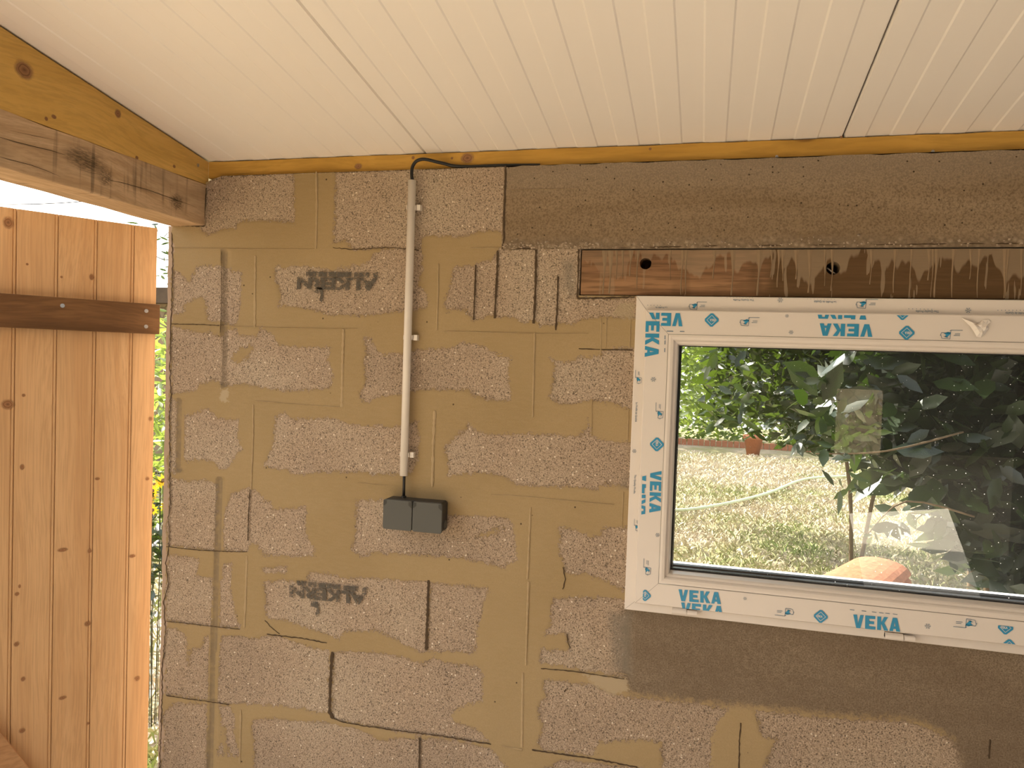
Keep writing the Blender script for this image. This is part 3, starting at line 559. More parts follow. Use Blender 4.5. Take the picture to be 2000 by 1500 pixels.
tag(lw.build('wire_end', M['conduit'], None), 'pale wire end poking out of the right hole in the timber lintel', 'wire')

# ------------------------------------------------------------------ plank door leaf, swung outwards
th = .5562; door = empty('door_1', (-1.556, 1.86, H+.3503)); tag(door, 'pine plank door leaf with dark batten, swung outward beside the block wall', 'door', kind='structure')
# local frame: +x from the hinge edge along the leaf, +y out of the inner face (towards the room), z up
ax = Vector((-math.sin(th), -math.cos(th), 0)); ny = Vector((math.cos(th), -math.sin(th), 0))
ax = (ax + Vector((0,0,-.0044))).normalized(); uz = Vector((.005*math.cos(th), -.005*math.sin(th), 1)).normalized()
door.matrix_world = Matrix(((ax.x, ny.x, uz.x, -1.556), (ax.y, ny.y, uz.y, 1.86), (ax.z, ny.z, uz.z, H+.3503), (0,0,0,1)))
def plank(x0, x1, bead_at=True):
    pr = [(x0, -.020), (x0, -.004)]
    if bead_at: pr += [(x0+.0006, -.0018), (x0+.0022, -.0004), (x0+.0042, 0.0), (x0+.006, -.0008), (x0+.0070, -.0026), (x0+.0080, -.0026), (x0+.0092, 0)]
    else: pr += [(x0+.001, 0)]
    pr += [(x1-.0022, 0), (x1-.0006, -.003), (x1-.0006, -.020)]; n = len(pr); ht = 1.95
    A = [(x, yv, -ht) for x, yv in pr]; B = [(x, yv, 0) for x, yv in pr]
    o = MB().add(A+B, [(i, (i+1) % n, n+(i+1) % n, n+i) for i in range(n)]+[tuple(range(n))[::-1], tuple(range(n, 2*n))]).build('plank', M['pine'], door)
    return o
e0, wd = .0626, .0946
plank(0, e0, False)
for k in range(9): 
    o = plank(e0+k*wd, e0+(k+1)*wd); 
    # shift each plank's grain by moving its mesh origin
    s_ = Vector((0, 0, .37*(k+1))); o.data.transform(Matrix.Translation(s_)); o.location = -s_
def dbox(name, mat, x0, x1, z0, z1, y0, y1, bevel=.002):
    return MB().box(x0, x1, y0, y1, z0, z1).build(name, mat, door, bevel=bevel)
bt = dbox('batten', M['batten'], -.004, .905, -.3075, -.2215, .0, .022)
dbox('batten', M['batten'], -.004, .905, -1.88, -1.79, .0, .022)
for x, z in ((.034,-.2425),(.034,-.287),(.245,-.243),(.43,-.285)):
    s_ = MB(); s_.tube([(x, .019, z), (x, .0232, z)], .0055, 12); s_.tube([(x, .0231, z), (x, .0238, z)], .002, 6); s_.build('screw', M['screw'], door)
br = MB()
# diagonal brace: its upper edge passes the lower left corner of the view
br.prism([(.137, 0, -1.79), (.24, 0, -1.79), (.905, 0, -.566), (.905, 0, -.378)], (0, .024, 0)); br.build('diagonal_brace', M['brace'], door, bevel=.0015)

# ------------------------------------------------------------------ knots in the planks and timbers
def knot_mat():
    a = N('knot', .6, .3); v = a.n('ShaderNodeVectorMath', operation='LENGTH'); a.l(a.tc.outputs['Object'], v.inputs[0]); r = a.mth('ADD', v.outputs['Value'], a.mth('MULTIPLY', a.mth('SUBTRACT', a.noise(2.2, 3), .5), .25))
    a.col(a.ramp(r, [(.0, (.16,.07,.03)), (.22, (.30,.15,.07)), (.34, (.36,.18,.08)), (.42, (.17,.075,.03)), (.52, (.42,.22,.10))])); a.put(a.b.inputs['Alpha'], a.step(r, .40, .88, .85, 0)); return a.m
M['knot'] = knot_mat()
def knot(parent, p, ex, ey, n_, rx, ry):
    me = bpy.data.meshes.new('knot'); k_ = 20; me.from_pydata([(0,0,0)]+[(math.cos(2*math.pi*i/k_), math.sin(2*math.pi*i/k_), 0) for i in range(k_)], [], [(0, 1+i, 1+(i+1) % k_) for i in range(k_)]); me.materials.append(M['knot'])
    o = bpy.data.objects.new('knot', me); C.collection.objects.link(o); o.parent = parent
    ex, ey, n_ = Vector(ex)*rx, Vector(ey)*ry, Vector(n_); p = Vector(p)+n_*.0006
    mw = Matrix(((ex.x, ey.x, n_.x*.01, p.x), (ex.y, ey.y, n_.y*.01, p.y), (ex.z, ey.z, n_.z*.01, p.z), (0,0,0,1)))
    o.matrix_parent_inverse = Matrix.Identity(4); bpy.context.view_layer.update(); o.matrix_basis = parent.matrix_world.inverted() @ mw
def on_plane(px, py, O, n_):
    r = ray(px, py); O = Vector(O)-Vector((0,0,H)); q = r*(O.dot(n_)/r.dot(n_)); return q+Vector((0,0,H))
planks = [o for o in bpy.data.objects if o.name.startswith('plank')]
for px, py, a_, b2 in ((16,435,.011,.014),(179,541,.006,.008),(15,790,.014,.012),(46,772,.004,.004),(43,912,.005,.007),(122,1074,.012,.005),(258,1086,.009,.005),(171,1218,.008,.007),(294,818,.005,.006),(288,935,.005,.005),(33,1160,.005,.005),(38,1145,.003,.005),(45,1326,.005,.006),(122,1363,.009,.005),(32,1258,.006,.006),(43,1427,.007,.006),(268,1325,.007,.007),(190,935,.006,.004),(175,1076,.005,.006),(172,1413,.004,.004),(120,541,.003,.003),(53,516,.003,.003)):
    p = on_plane(px, py, (-1.556, 1.86, H), ny); u_ = (p-Vector((-1.556,1.86,H+.35))).dot(ax)
    best = min(planks, key=lambda o: abs((o.data.vertices[0].co.x+max(v.co.x for v in o.data.vertices))/2-u_)); knot(best, p, ax, uz, ny, a_*1.5, b2*1.5)
for px, py, a_, b2 in ((47,137,.020,.016),(230,222,.009,.009),(105,228,.006,.004),(90,232,.004,.004),(267,308,.005,.004),(340,325,.005,.004)):
    knot(raf, on_plane(px, py, (-1.342,0,0), Vector((1,0,0))), (0,1,0), (0,0,1), (1,0,0), a_*1.5, b2*1.5)
for px, py, a_, b2 in ((913,309,.016,.012),(807,308,.004,.004),(883,309,.003,.003),(1270,291,.003,.003),(1643,268,.003,.003),(700,325,.010,.007)):
    q = W(px, py, D+.012); knot(pl, q, (1,0,0), (0,0,1), (0,-1,0), a_*1.5, b2*1.5)
sm = N('oak_smudge', .85, .1); sl = sm.n('ShaderNodeVectorMath', operation='LENGTH'); sm.l(sm.tc.outputs['Object'], sl.inputs[0]); sm.col((.10,.07,.04))
sm.put(sm.b.inputs['Alpha'], sm.mth('MULTIPLY', sm.step(sl.outputs['Value'], .2, 1.0, .7, 0), sm.step(sm.noise(4, 3, .6, scale=(1,2.5,1)), .35, .6)))
for px, py, a_, b2 in ((165,312,.075,.035),(205,345,.03,.03),(345,395,.035,.03)):
    knot(beam, on_plane(px,py,(-1.3375,0,0), Vector((1,0,0)))+Vector((.001,0,0)), (0,1,0), (0,0,1), (1,0,0), a_, b2)
for o in [o for o in bpy.data.objects if o.name.startswith('knot') and o.parent == beam]: o.data.materials[0] = sm.m; o.name = 'dark_smudge'
def beam_check(pix, wd):
    p = [on_plane(x, y, (-1.3372,0,0), Vector((1,0,0))) for x, y in pix]; vs = []
    for i, q in enumerate(p): ww = wd*(.25 if i in (0, len(p)-1) else 1)/2; vs += [q+Vector((0,0,ww)), q-Vector((0,0,ww))]
    o = MB().add(vs, [(2*i, 2*i+2, 2*i+3, 2*i+1) for i in range(len(p)-1)]).build('timber_check', M['crack']); o.parent = beam; o.matrix_parent_inverse = Matrix.Translation(-Vector(beam.location))
beam_check([(-10,265),(30,277),(70,287),(100,294),(128,303)], .0016); beam_check([(-10,303),(20,312),(60,322),(90,333),(118,345)], .0012)
beam_check([(205,350),(240,357),(290,371),(340,389),(385,405)], .0014); beam_check([(20,255),(70,266),(110,274)], .0009); beam_check([(150,330),(180,338),(200,341)], .001)

# ------------------------------------------------------------------ electrics
pipe = empty('conduit', (-.733, D-.02, H+.08)); tag(pipe, 'white plastic conduit pipe fixed upright on the block wall', 'conduit')
PI_ = Matrix.Translation(-Vector(pipe.location))
def kid(o, par): o.parent = par; o.matrix_parent_inverse = Matrix.Translation(-Vector(par.location)); return o
YP = D-.020; pt, pb = Vector(W(805,352.5,YP)), Vector(W(788.5,929,YP)); k = 28; ro, ri = .0100, .0082
t = (pb-pt).normalized(); vs = []; 
for c, r in ((pt, ro), (pb, ro), (pb, ri), (pt, ri)): vs += [c+Vector((r*math.cos(2*math.pi*i/k), r*math.sin(2*math.pi*i/k), 0)) for i in range(k)]
fs = [(j*k+i, j*k+(i+1) % k, ((j+1) % 4)*k+(i+1) % k, ((j+1) % 4)*k+i) for j in range(4) for i in range(k)]
kid(MB().add(vs, fs).build('pipe', M['conduit'], smooth=False), pipe)
for o in [o for o in bpy.data.objects if o.name == 'pipe']:
    for p in o.data.polygons[:k]: p.use_smooth = True
for (px, py) in ((803,405),(797,659),(790,888)):
    c = Vector(W(px, py, YP)); m_ = MB(); 
    m_.box(c.x-.0145, c.x+.0145, D-.013, D-.0045, c.z-.006, c.z+.006)        # saddle base
    for s in (-1, 1):
        arc = [(c.x+s*(.0102+.0022*q)*1.0*math.sin(a_), YP+(.0102+.0022*q)*math.cos(a_)) for q in (0, 1) for a_ in ([i*.25 for i in range(8)] if q == 0 else [i*.25 for i in range(7, -1, -1)])]
        m_.prism([(x, yv, c.z-.0055) for x, yv in arc], (0, 0, .011))
    m_.box(c.x+.0135, c.x+.0235, D-.018, D-.0045, c.z-.007, c.z+.007)
    kid(m_.build('pipe_clip', M['conduit'], bevel=.0006), pipe)
# cable: from behind the wall top over the edge into the pipe, out again into the socket
cb = MB(); top_pts = [W(805,375,YP), W(805,352,YP), W(804,338,YP), W(806,325,YP), W(813,315,YP-.001), W(824,311,YP+.0), W(836,312,YP+.004), W(852,316,YP+.010), W(870,320,YP+.019), W(886,324,D+.004)]
pts_ = [Vector(p) for p in top_pts]; e = pts_[-1]
pts_ = pts_ + [Vector((e.x+.04, D+.0065, XT+.0035)), Vector((e.x+.12, D+.0065, XT+.0036)), Vector((e.x+.22, D+.0065, XT+.0012))]
def smooth_path(p, n=6):
    out = []
    for i in range(len(p)-1):
        p0, p1, p2, p3 = p[max(i-1, 0)], p[i], p[i+1], p[min(i+2, len(p)-1)]
        for k_ in range(n):
            t = k_/n; out.append(.5*((2*p1)+(-p0+p2)*t+(2*p0-5*p1+4*p2-p3)*t*t+(-p0+3*p1-3*p2+p3)*t**3))
    return out+[p[-1]]
cb.tube(smooth_path(pts_), .0042, 12)
tag(cb.build('cable', M['cable'], smooth=True), 'black cable bending out of the top of the white conduit onto the wall top', 'cable')
cb = MB(); sy = D-.024; a_, b_ = Vector(W(789.5, 915, YP)), Vector(W(788.5, 971, YP)); cb.tube([a_, (a_+b_)/2, b_+Vector((0,0,-.012))], .0036, 12)
tag(cb.build('cable', M['cable'], smooth=True), 'short black cable running from the conduit down into the double socket', 'cable')
# double socket
SF = D-.050                                       # front plane of the lids
tl, tr, bl, br_ = W(748.5,975.5,SF), W(863,980,SF), W(747,1034,SF), W(863,1042,SF)
x0, x1 = (tl[0]+bl[0])/2, (tr[0]+br_[0])/2; z1, z0 = (tl[2]+tr[2])/2, (bl[2]+br_[2])/2
sock = empty('double_socket', ((x0+x1)/2, D-.004, z0)); tag(sock, 'dark grey surface-mounted double socket with two square flap covers on the wall', 'socket')
def rrect(x0, x1, z0, z1, r, n=5):
    out = []
    for cx, cz, a0 in ((x1-r, z0+r, -90), (x1-r, z1-r, 0), (x0+r, z1-r, 90), (x0+r, z0+r, 180)):
        out += [(cx+r*math.cos(math.radians(a0+90*i/n)), cz+r*math.sin(math.radians(a0+90*i/n))) for i in range(n+1)]
    return out
bb = MB(); bb.prism([(x, D-.0045, z) for x, z in rrect(x0+.001, x1-.001, z0+.001, z1-.001, .008)], (0, -(D-.0045-SF)+.008, 0))
kid(bb.build('back_box', M['socket_dark'], bevel=.002), sock)
mid = (x0+x1)/2; ht = z1-z0
for xa, xb in ((x0, mid-.0008), (mid+.0008, x1)):
    o = MB().prism([(x, SF+.0075, z) for x, z in rrect(xa, xb, z0, z1-.002, .006)], (0, -.0075, 0)); lid = kid(o.build('flap_cover', M['socket'], bevel=.0012), sock)
    for s, xc in ((1, xa), (-1, xb)):
        q = [(xc+s*.0008, z1-.0045), (xc+s*.0095, z1-.0045), (xc+s*.0095, z1-.0125), (xc+s*.0045, z1-.017), (xc+s*.0008, z1-.019)]
        h_ = MB().prism([(x, SF-.0004, z) for x, z in q], (0, .002, 0)).build('hinge_corner', M['socket_dark']); h_.parent = lid; h_.matrix_parent_inverse = Matrix.Identity(4)
h_ = MB(); c = Vector(W(788.5, 971, YP)); h_.tube([(c.x, YP, z1-.002), (c.x, YP, z1+.004)], .0065, 14); kid(h_.build('cable_gland', M['socket_dark']), sock)
h_ = MB(); h_.tube([(x1-.002, D-.024, z0+.020), (x1+.0012, D-.024, z0+.020)], .010, 18); kid(h_.build('knockout', M['socket'], bevel=.0005), sock)

# ------------------------------------------------------------------ window
win = empty('window_1', (WIN_L, D, WIN_B)); tag(win, kind='structure')
FO, FS, GL = D-.014, D-.030, D+.012               # faces of frame, sash, glass
fl, ft, fb = W(1243,577.6,FO)[0], W(1243,577.6,FO)[2], W(1224,1190.7,FO)[2]; fr_ = 1.11
sl, st_, sb = W(1252,860,FS)[0], W(1600,610,FS)[2], W(1600,1218.5,FS)[2]; sr = fr_-.032
il, it, ib = W(1297,860,FS)[0], W(1600,659.5,FS)[2], W(1600,1172.5,FS)[2]; ir = sr-(il-sl)
gl_, gt, gb = W(1318,880,GL)[0], W(1600,676.5,GL)[2], W(1600,1150,GL)[2]; gr = ir-(gl_-il)
def ring(mb, R0, R1, Y0, Y1):                    # mitred ring face between two rectangles (xl,xr,zb,zt)
    a = [(R0[0], Y0, R0[2]), (R0[1], Y0, R0[2]), (R0[1], Y0, R0[3]), (R0[0], Y0, R0[3])]; b_ = [(R1[0], Y1, R1[2]), (R1[1], Y1, R1[2]), (R1[1], Y1, R1[3]), (R1[0], Y1, R1[3])]
    mb.add(a+b_, [(i, (i+1) % 4, 4+(i+1) % 4, 4+i) for i in range(4)])
def botin(R, d, e): return (R[0]+d, R[1]-d, R[2]+e, R[3]-d)
def inset(R, d): return (R[0]+d, R[1]-d, R[2]+d, R[3]-d)
RF, RS, RI, RG = (fl, fr_, fb, ft), (sl, sr, sb, st_), (il, ir, ib, it), (gl_, gr, gb, gt)
m_ = MB(); ring(m_, RF, RF, D+.06, FO+.0015); ring(m_, RF, inset(RF, .0015), FO+.0015, FO); ring(m_, inset(RF, .0015), inset(RS, .010), FO, FO); ring(m_, inset(RS, .010), inset(RS, .010), FO, D+.06)
ring(m_, inset(RS,.01), RF, D+.06, D+.06)
kid(m_.build('window_frame', M['pvc']), win)
m_ = MB(); ring(m_, RS, RS, D+.04, FS+.002); ring(m_, RS, inset(RS, .002), FS+.002, FS); ring(m_, inset(RS, .002), RI, FS, FS); ring(m_, RI, RI, FS, D+.04)
kid(m_.build('sash', M['pvc']), win)
m_ = MB(); R1 = inset(RI, .0008); prof = [(0, FS), (.004, FS-.0008), (.0085, FS+.0005), (.0105, FS+.004), (.0112, FS+.008), (.0145, FS+.010), (.0165, FS+.014), (.0175, GL-.004), (.0178, GL)]
tot = gl_-il
for (d0, y0_), (d1, y1_) in zip(prof[:-1], prof[1:]): ring(m_, inset(R1, d0/.0178*tot), inset(R1, d1/.0178*tot), y0_, y1_)
kid(m_.build('glazing_bead', M['pvc'], smooth=False), win)
m_ = MB(); q = tot; ring(m_, inset(R1, q-.0012), inset(R1, q+.002), GL-.003, GL-.0005); kid(m_.build('gasket', M['rubber']), win)
m_ = MB(); ring(m_, inset(RG, -.004), botin(RG, .005, .014), GL+.0035, GL+.0035); ring(m_, botin(RG, .005, .014), botin(RG, .005, .014), GL+.0035, GL+.0185); kid(m_.build('spacer_bar', M['spacer']), win)
m_ = MB(); ring(m_, inset(RG, -.002), botin(RG, .006, .017), GL+.0225, GL+.0225); ring(m_, botin(RG, .006, .017), botin(RG, .006, .018), GL+.0225, GL+.035); kid(m_.build('gasket', M['rubber']), win)
m_ = MB(); m_.box(gl_-.006, gr+.006, GL, GL+.0012, gb-.006, gt+.006); kid(m_.build('glass_pane', M['glass']), win)
m_ = MB(); m_.add([(gl_, GL+.035, gb+.008), (gr, GL+.035, gb+.008), (gr, D+.26, gb-.032), (gl_, D+.26, gb-.032), (gl_, D+.26, gb-.065), (gr, D+.26, gb-.065)], [(0,1,2,3), (3,2,5,4)]); kid(m_.build('outer_sill', M['alu']), win)
# seam lines: mitres on frame and sash
ml = MB()
def strip(mb, a, b_, wd_, Y):
    a, b_ = Vector((a[0], Y, a[1])), Vector((b_[0], Y, b_[1])); t = (b_-a).normalized(); n_ = Vector((t.z, 0, -t.x))*wd_/2; mb.add([a-n_, b_-n_, b_+n_, a+n_], [(0,1,2,3)])
strip(ml, (fl+.001, ft-.001), (sl, st_), .0009, FO-.0002); strip(ml, (fl+.001, fb+.001), (sl, sb), .0007, FO-.0002); strip(ml, (sl+.001, st_-.001), (il, it), .0009, FS-.0002); strip(ml, (sl+.001, sb+.001), (il, ib), .0007, FS-.0002)
for a_, b2 in (((il, ib), (il, it)), ((il, it), (ir, it)), ((il, ib), (ir, ib))): strip(ml, a_, b2, .0007, FS-.0011)
kid(ml.build('mitre_seam', M['pvc_line']), win)
for (xa, xm, xb, ya, yb) in ((1313,1342,1362,1187,1202), (1726,1762,1784,1236,1251)):
    m_ = MB()
    zc = (W(xa, (ya+yb)/2-2, FO-.008)[2]+W(xb, (ya+yb)/2+3, FO-.008)[2])/2
    for q0, q1, rr in ((W(xa, ya, FO)[0], W(xm, ya, FO)[0]-.0006, .0072), (W(xm, ya, FO)[0]+.0006, W(xb, ya, FO)[0], .0066)): m_.tube([(q0, FO-.0105, zc), (q1, FO-.0105, zc)], rr, 20)
    m_.box(W(xa, ya, FO)[0], W(xm, ya, FO)[0]-.001, FO-.0125, FO, zc-.003, zc+.008)
    kid(m_.build('hinge_cover', M['pvc']), win)

# ---- printed protective film
ink, gink, wink = MB(), MB(), MB()
LET = {'V': [[(0,1),(.36,1),(.52,.0),(.30,0)], [(1,1),(.66,1),(.36,0),(.70,0)]],
       'E': [[(0,0),(.38,0),(.38,1),(0,1)], [(.3,.78),(.95,.78),(.95,1),(.3,1)], [(.3,.39),(.85,.39),(.85,.6),(.3,.6)], [(.3,0),(.98,0),(.98,.22),(.3,.22)]],
       'K': [[(0,0),(.36,0),(.36,1),(0,1)], [(.3,.42),(.62,1),(1,1),(.6,.46)], [(.3,.62),(.6,.62),(1.04,0),(.64,0)]],
       'A': [[(0,0),(.34,0),(.56,1),(.30,1)], [(1,0),(.64,0),(.42,1),(.70,1)], [(.25,.18),(.75,.18),(.7,.36),(.3,.36)]]}
def clip(poly, lo, hi):
    for s, lim_ in ((1, lo), (-1, -hi)):
        out = []
        for i in range(len(poly)):
            a, b_ = poly[i], poly[(i+1) % len(poly)]; da, db = s*a[1]-lim_, s*b_[1]-lim_
            if da >= 0: out.append(a)
            if da*db < 0: t = da/(da-db); out.append((a[0]+(b_[0]-a[0])*t, a[1]+(b_[1]-a[1])*t))
        poly = out
        if len(poly) < 3: return []
    return poly
def veka(c0, c1, c3, Y, word='VEKA', lo=0, hi=1, mb=None):
    """c0: baseline start, c1: baseline end, c3: top of the first letter, all in the photo's pixels"""
    mb = mb or ink; a, b_, u = Vector(W(*c0, Y)), Vector(W(*c1, Y)), Vector(W(*c3, Y)); R = b_-a; U = u-a
    R = R.normalized(); Ln = (b_-a).length; U = Vector((-R.z, 0, R.x))*U.length
    n_ = 4; adv = 1/(n_-.12); 
    for i, ch in enumerate('VEKA'):
        if ch not in word: continue
        for kp, poly in enumerate(LET[ch]):
            q = clip(poly, lo, hi)
            if q: mb.add([tuple(a+R*Ln*(i*adv+x*adv*.88)+U*(z-lo if lo else z)-Vector((0, .00005*kp, 0))) for x, z in q], [tuple(range(len(q)))])
    return
def fixY(mb, Y): pass
dY = .0003
def diamond(px, py, rpx, Y, ang=0, half=None):
    c = Vector(W(px, py, Y)); r = (Vector(W(px+rpx, py, Y))-c).length; R = Vector((math.cos(ang), 0, math.sin(ang))); U = Vector((-math.sin(ang), 0, math.cos(ang)))
    def rr(s, k): return [(s, k), (k, s), (-k, s), (-s, k), (-s, -k), (-k, -s), (k, -s), (s, -k)]
    P8 = rr(1, .16)
    if half: P8 = clip(P8, *half)
    ink.add([c+R*(x*r)+U*(z*r) for x, z in P8], [tuple(range(len(P8)))])
    for s0, s1 in ((.74, .66),):
        a, b_ = [(s0,0),(0,s0),(-s0,0),(0,-s0)], [(s1,0),(0,s1),(-s1,0),(0,-s1)]
        for i in range(4):
            q = [a[i], a[(i+1) % 4], b_[(i+1) % 4], b_[i]]; q = clip(q, *(half or (-2, 2)))
            if q: wink.add([(lambda v: (v.x, Y-dY, v.z))(c+R*(x*r)+U*(z*r)) for x, z in q], [tuple(range(len(q)))])
    if not half or half[0] < -.2 < .2 < half[1]:
        text_mesh('VEKA', R, U, c-R*r*.62-U*r*.16, r*.34, wink, Y-dY, sx=.72, bold=.03)
def icon(px, py, Y, ang=0, s=.011):
    c = Vector(W(px, py, Y)); R = Vector((math.cos(ang), 0, math.sin(ang))); U = Vector((-math.sin(ang), 0, math.cos(ang)))
    def ln(a, b_, w_=.05, mb=gink):
        a, b_ = Vector(a), Vector(b_); t = (b_-a).normalized(); n_ = Vector((-t.y, t.x))*w_
        mb.add([c+R*(p.x*s)+U*(p.y*s) for p in (a-n_, b_-n_, b_+n_, a+n_)], [(0,1,2,3)])
    for a, b_ in (((-2,-.7),(0,-.7)), ((0,-.7),(.1,1.0)), ((.1,1),(1.5,.9)), ((1.5,.9),(1.7,.2)), ((.1,-.1),(1.6,-.2)), ((-1.6,.3),(-.5,.3)), ((-1.6,.0),(-.7,.0)), ((1.6,-.2),(1.8,.4)), ((.4,.7),(1.2,.5)), ((.2,-.5),(.0,-.7))): ln(a, b_)
    q = [(.1,.1),(.7,.75),(1.0,.6),(.8,.2),(1.2,-.05),(.5,-.35),(.0,-.25)]; ink.add([c+R*(x*s)+U*(z*s) for x, z in q], [tuple(range(len(q)))])
def snow(px, py, Y, s=.006):
    c = Vector(W(px, py, Y))
    for k in range(6):
        a_ = k*math.pi/3; d = Vector((math.cos(a_), 0, math.sin(a_))); n_ = Vector((-d.z, 0, d.x))*s*.09
        gink.add([c+d*s*.2-n_, c+d*s-n_, c+d*s+n_, c+d*s*.2+n_], [(0,1,2,3)])
        e1, e2 = c+d*s*.6, c+d*s*.85+n_*5; gink.add([e1-n_*.8, e2-n_*.8, e2+n_*.8, e1+n_*.8], [(0,1,2,3)])
def dots(p0, p1, k, Y, r=.0009):
    for i in range(k):
        c = Vector(W(p0[0]+(p1[0]-p0[0])*i/(k-1), p0[1]+(p1[1]-p0[1])*i/(k-1), Y)); gink.add([(c.x+r*math.cos(a_*math.pi/3), Y, c.z+r*math.sin(a_*math.pi/3)) for a_ in range(6)], [tuple(range(6))])
def small(body, p0, p1, h, Y, mb=None):
    a, b_ = Vector(W(*p0, Y)), Vector(W(*p1, Y)); R = (b_-a).normalized(); U = Vector((-R.z, 0, R.x)); L = (b_-a).length
    text_mesh(body, R, U, a, h, mb or gink, Y, sx=L/(h/.7*.545*len(body)), bold=.012)
PS, PF = FS-.0012, FO-.0010
# top sash row (upside down: baseline runs right to left along its upper edge)
veka((1334,612),(1246,610),(1334,637.5),PS,'VE'); veka((1334,612),(1246,610),(1334,637.5),PS,'K',lo=0,hi=.5); diamond(1390,625,13.5,PS,math.pi); icon(1463,627,PS,math.pi)
veka((1705,633.5),(1601,631.5),(1705,658),PS); veka((1697,616.5),(1597,614.5),(1697,641),PS,lo=.0,hi=.32)
diamond(1771,650,15,PS,math.pi); diamond(1763,612,15,PS,math.pi,(-.05,1.2)) if False else None
diamond(1763,613,13,PS,math.pi,(.25,1.2)); icon(1857,652,PS,math.pi); snow(1545,649,PS,.005); snow(1537,617,PS,.004)
# left sash column (reads downwards)
veka((1262,603),(1259,697),(1289,603),PS,'EKA'); snow(1276,741,PS); icon(1287,803,PS,-math.pi/2,.010); diamond(1283,868,13.5,PS,-math.pi/2); diamond(1256,873,10,PS,-math.pi/2,(.0,1.2)) if False else None
veka((1270,919),(1268,1001),(1292,919),PS); veka((1254.5,925),(1252.5,1005),(1277,925),PS,lo=.0,hi=.33); snow(1284,1045,PS,.005); icon(1263,1108,PS,-math.pi/2,.010)
diamond(1260,1163,11,PS,-math.pi/2,(-.4,1.2))
# bottom sash row
veka((1325,1173.5),(1408,1180),(1322,1151),PS); veka((1330,1200),(1414,1209),(1327,1180),PS,lo=.45,hi=1) if False else None
a0 = MB(); veka((1330,1188),(1413,1196),(1327,1165),PS,lo=.5,hi=1); icon(1533,1197,PS,0,.0105); diamond(1603,1204,13.5,PS); snow(1455,1169,PS,.004)
veka((1666,1226),(1758,1234),(1663,1200),PS); snow(1812,1223,PS); icon(1886,1219,PS,0,.0115); diamond(1964,1226,15,PS,0,(-1.2,.25)); diamond(1971,1262,15,PS,0,(.35,1.2))
for (x, y) in ((1660,1190),(1683,1192.5),(1703,1194.5),(1717,1196),(1729,1197),(1744,1198.5)):
    c = Vector(W(x, y, PS)); gink.add([(c.x, PS, c.z), (c.x+.009, PS, c.z-.0003), (c.x+.009, PS, c.z-.0017), (c.x, PS, c.z-.0014)], [(0,1,2,3)])
for (x, y, l_) in ((1302,646,.015),(1328,646.5,.010)):
    c = Vector(W(x, y, PS)); gink.add([(c.x, PS, c.z), (c.x+l_, PS, c.z), (c.x+l_, PS, c.z-.002), (c.x, PS, c.z-.002)], [(0,1,2,3)])
for (x, y, l_) in ((1298,655,.009),(1298,665,.009),(1297.5,680,.009)):
    c = Vector(W(x, y, PS)); gink.add([(c.x, PS, c.z), (c.x+.002, PS, c.z), (c.x+.002, PS, c.z-l_), (c.x, PS, c.z-l_)], [(0,1,2,3)])
# frame rows
small('Le Profilé de', (1303,599), (1271,599), .0038, PF); dots((1265,596),(1290,596.5),5,PF)
icon(1362,596,PF,math.pi,.0105); small('The Quality Profile', (1473,584.5), (1418,584), .0042, PF); dots((1420,581),(1470,581.5),9,PF,.0006); snow(1524,586,PF)
small('Le Profilé de Qualité', (1633,588), (1574,587), .0044, PF); dots((1577,584),(1630,584.5),9,PF,.0006); icon(1692,592,PF,math.pi,.0115)
small('The Quality Profile', (1834,606.5), (1773,606), .0045, PF); dots((1775,603),(1820,604),7,PF); snow(1891,606,PF); small('Le Profilé de Qualité', (2010,610), (1947,609), .0045, PF); dots((1949,606),(2000,606),8,PF)
icon(1246,737,PF,math.pi/2+math.pi,.0085); small('Le Profilé de Qualité', (1242,786), (1240,838), .0042, PF); snow(1239,881,PF,.005); small('The Quality Profile', (1239,927), (1237,977), .0042, PF)
icon(1243,1026,PF,-math.pi/2,.0075); dots((1246.5,1100),(1245,1137),6,PF)
o = kid(ink.build('film_print', M['blue']), win); o['label'] = 'blue lettering printed on the protective film'
o = kid(gink.build('film_small_print', M['grey_ink']), win); o['label'] = 'small grey-blue lettering and pictograms on the protective film'
o = kid(wink.build('logo_lettering', M['pvc']), win); o['label'] = 'white lettering inside the blue diamonds'
# torn, crumpled bit of film
tf = MB(); c = Vector(W(1912,640,PS)); R = np.random.default_rng(3)
outl = [(-.034,.020),(-.022,.012),(-.008,.006),(.001,.010),(.006,.016),(.016,.017),(.021,.012),(.015,.006),(.017,-.002),(.010,-.014),(.004,-.020),(-.004,-.019),(-.010,-.008),(-.017,.002)]
n_ = len(outl); vs = [(c.x+x, PS-.0005-.003*R.random(), c.z+z) for x, z in outl]+[(c.x+x*.55+.002, PS-.004-.006*R.random(), c.z+z*.55) for x, z in outl]+[(c.x+.004, PS-.004, c.z-.001)]
tf.add(vs, [(i, (i+1) % n_, n_+(i+1) % n_) for i in range(n_)]+[(i, n_+(i+1) % n_, n_+i) for i in range(n_)]+[(n_+i, n_+(i+1) % n_, 2*n_) for i in range(n_)])
kid(tf.build('torn_film', plain('film_white', (.80,.74,.67), .3, .5)), win)

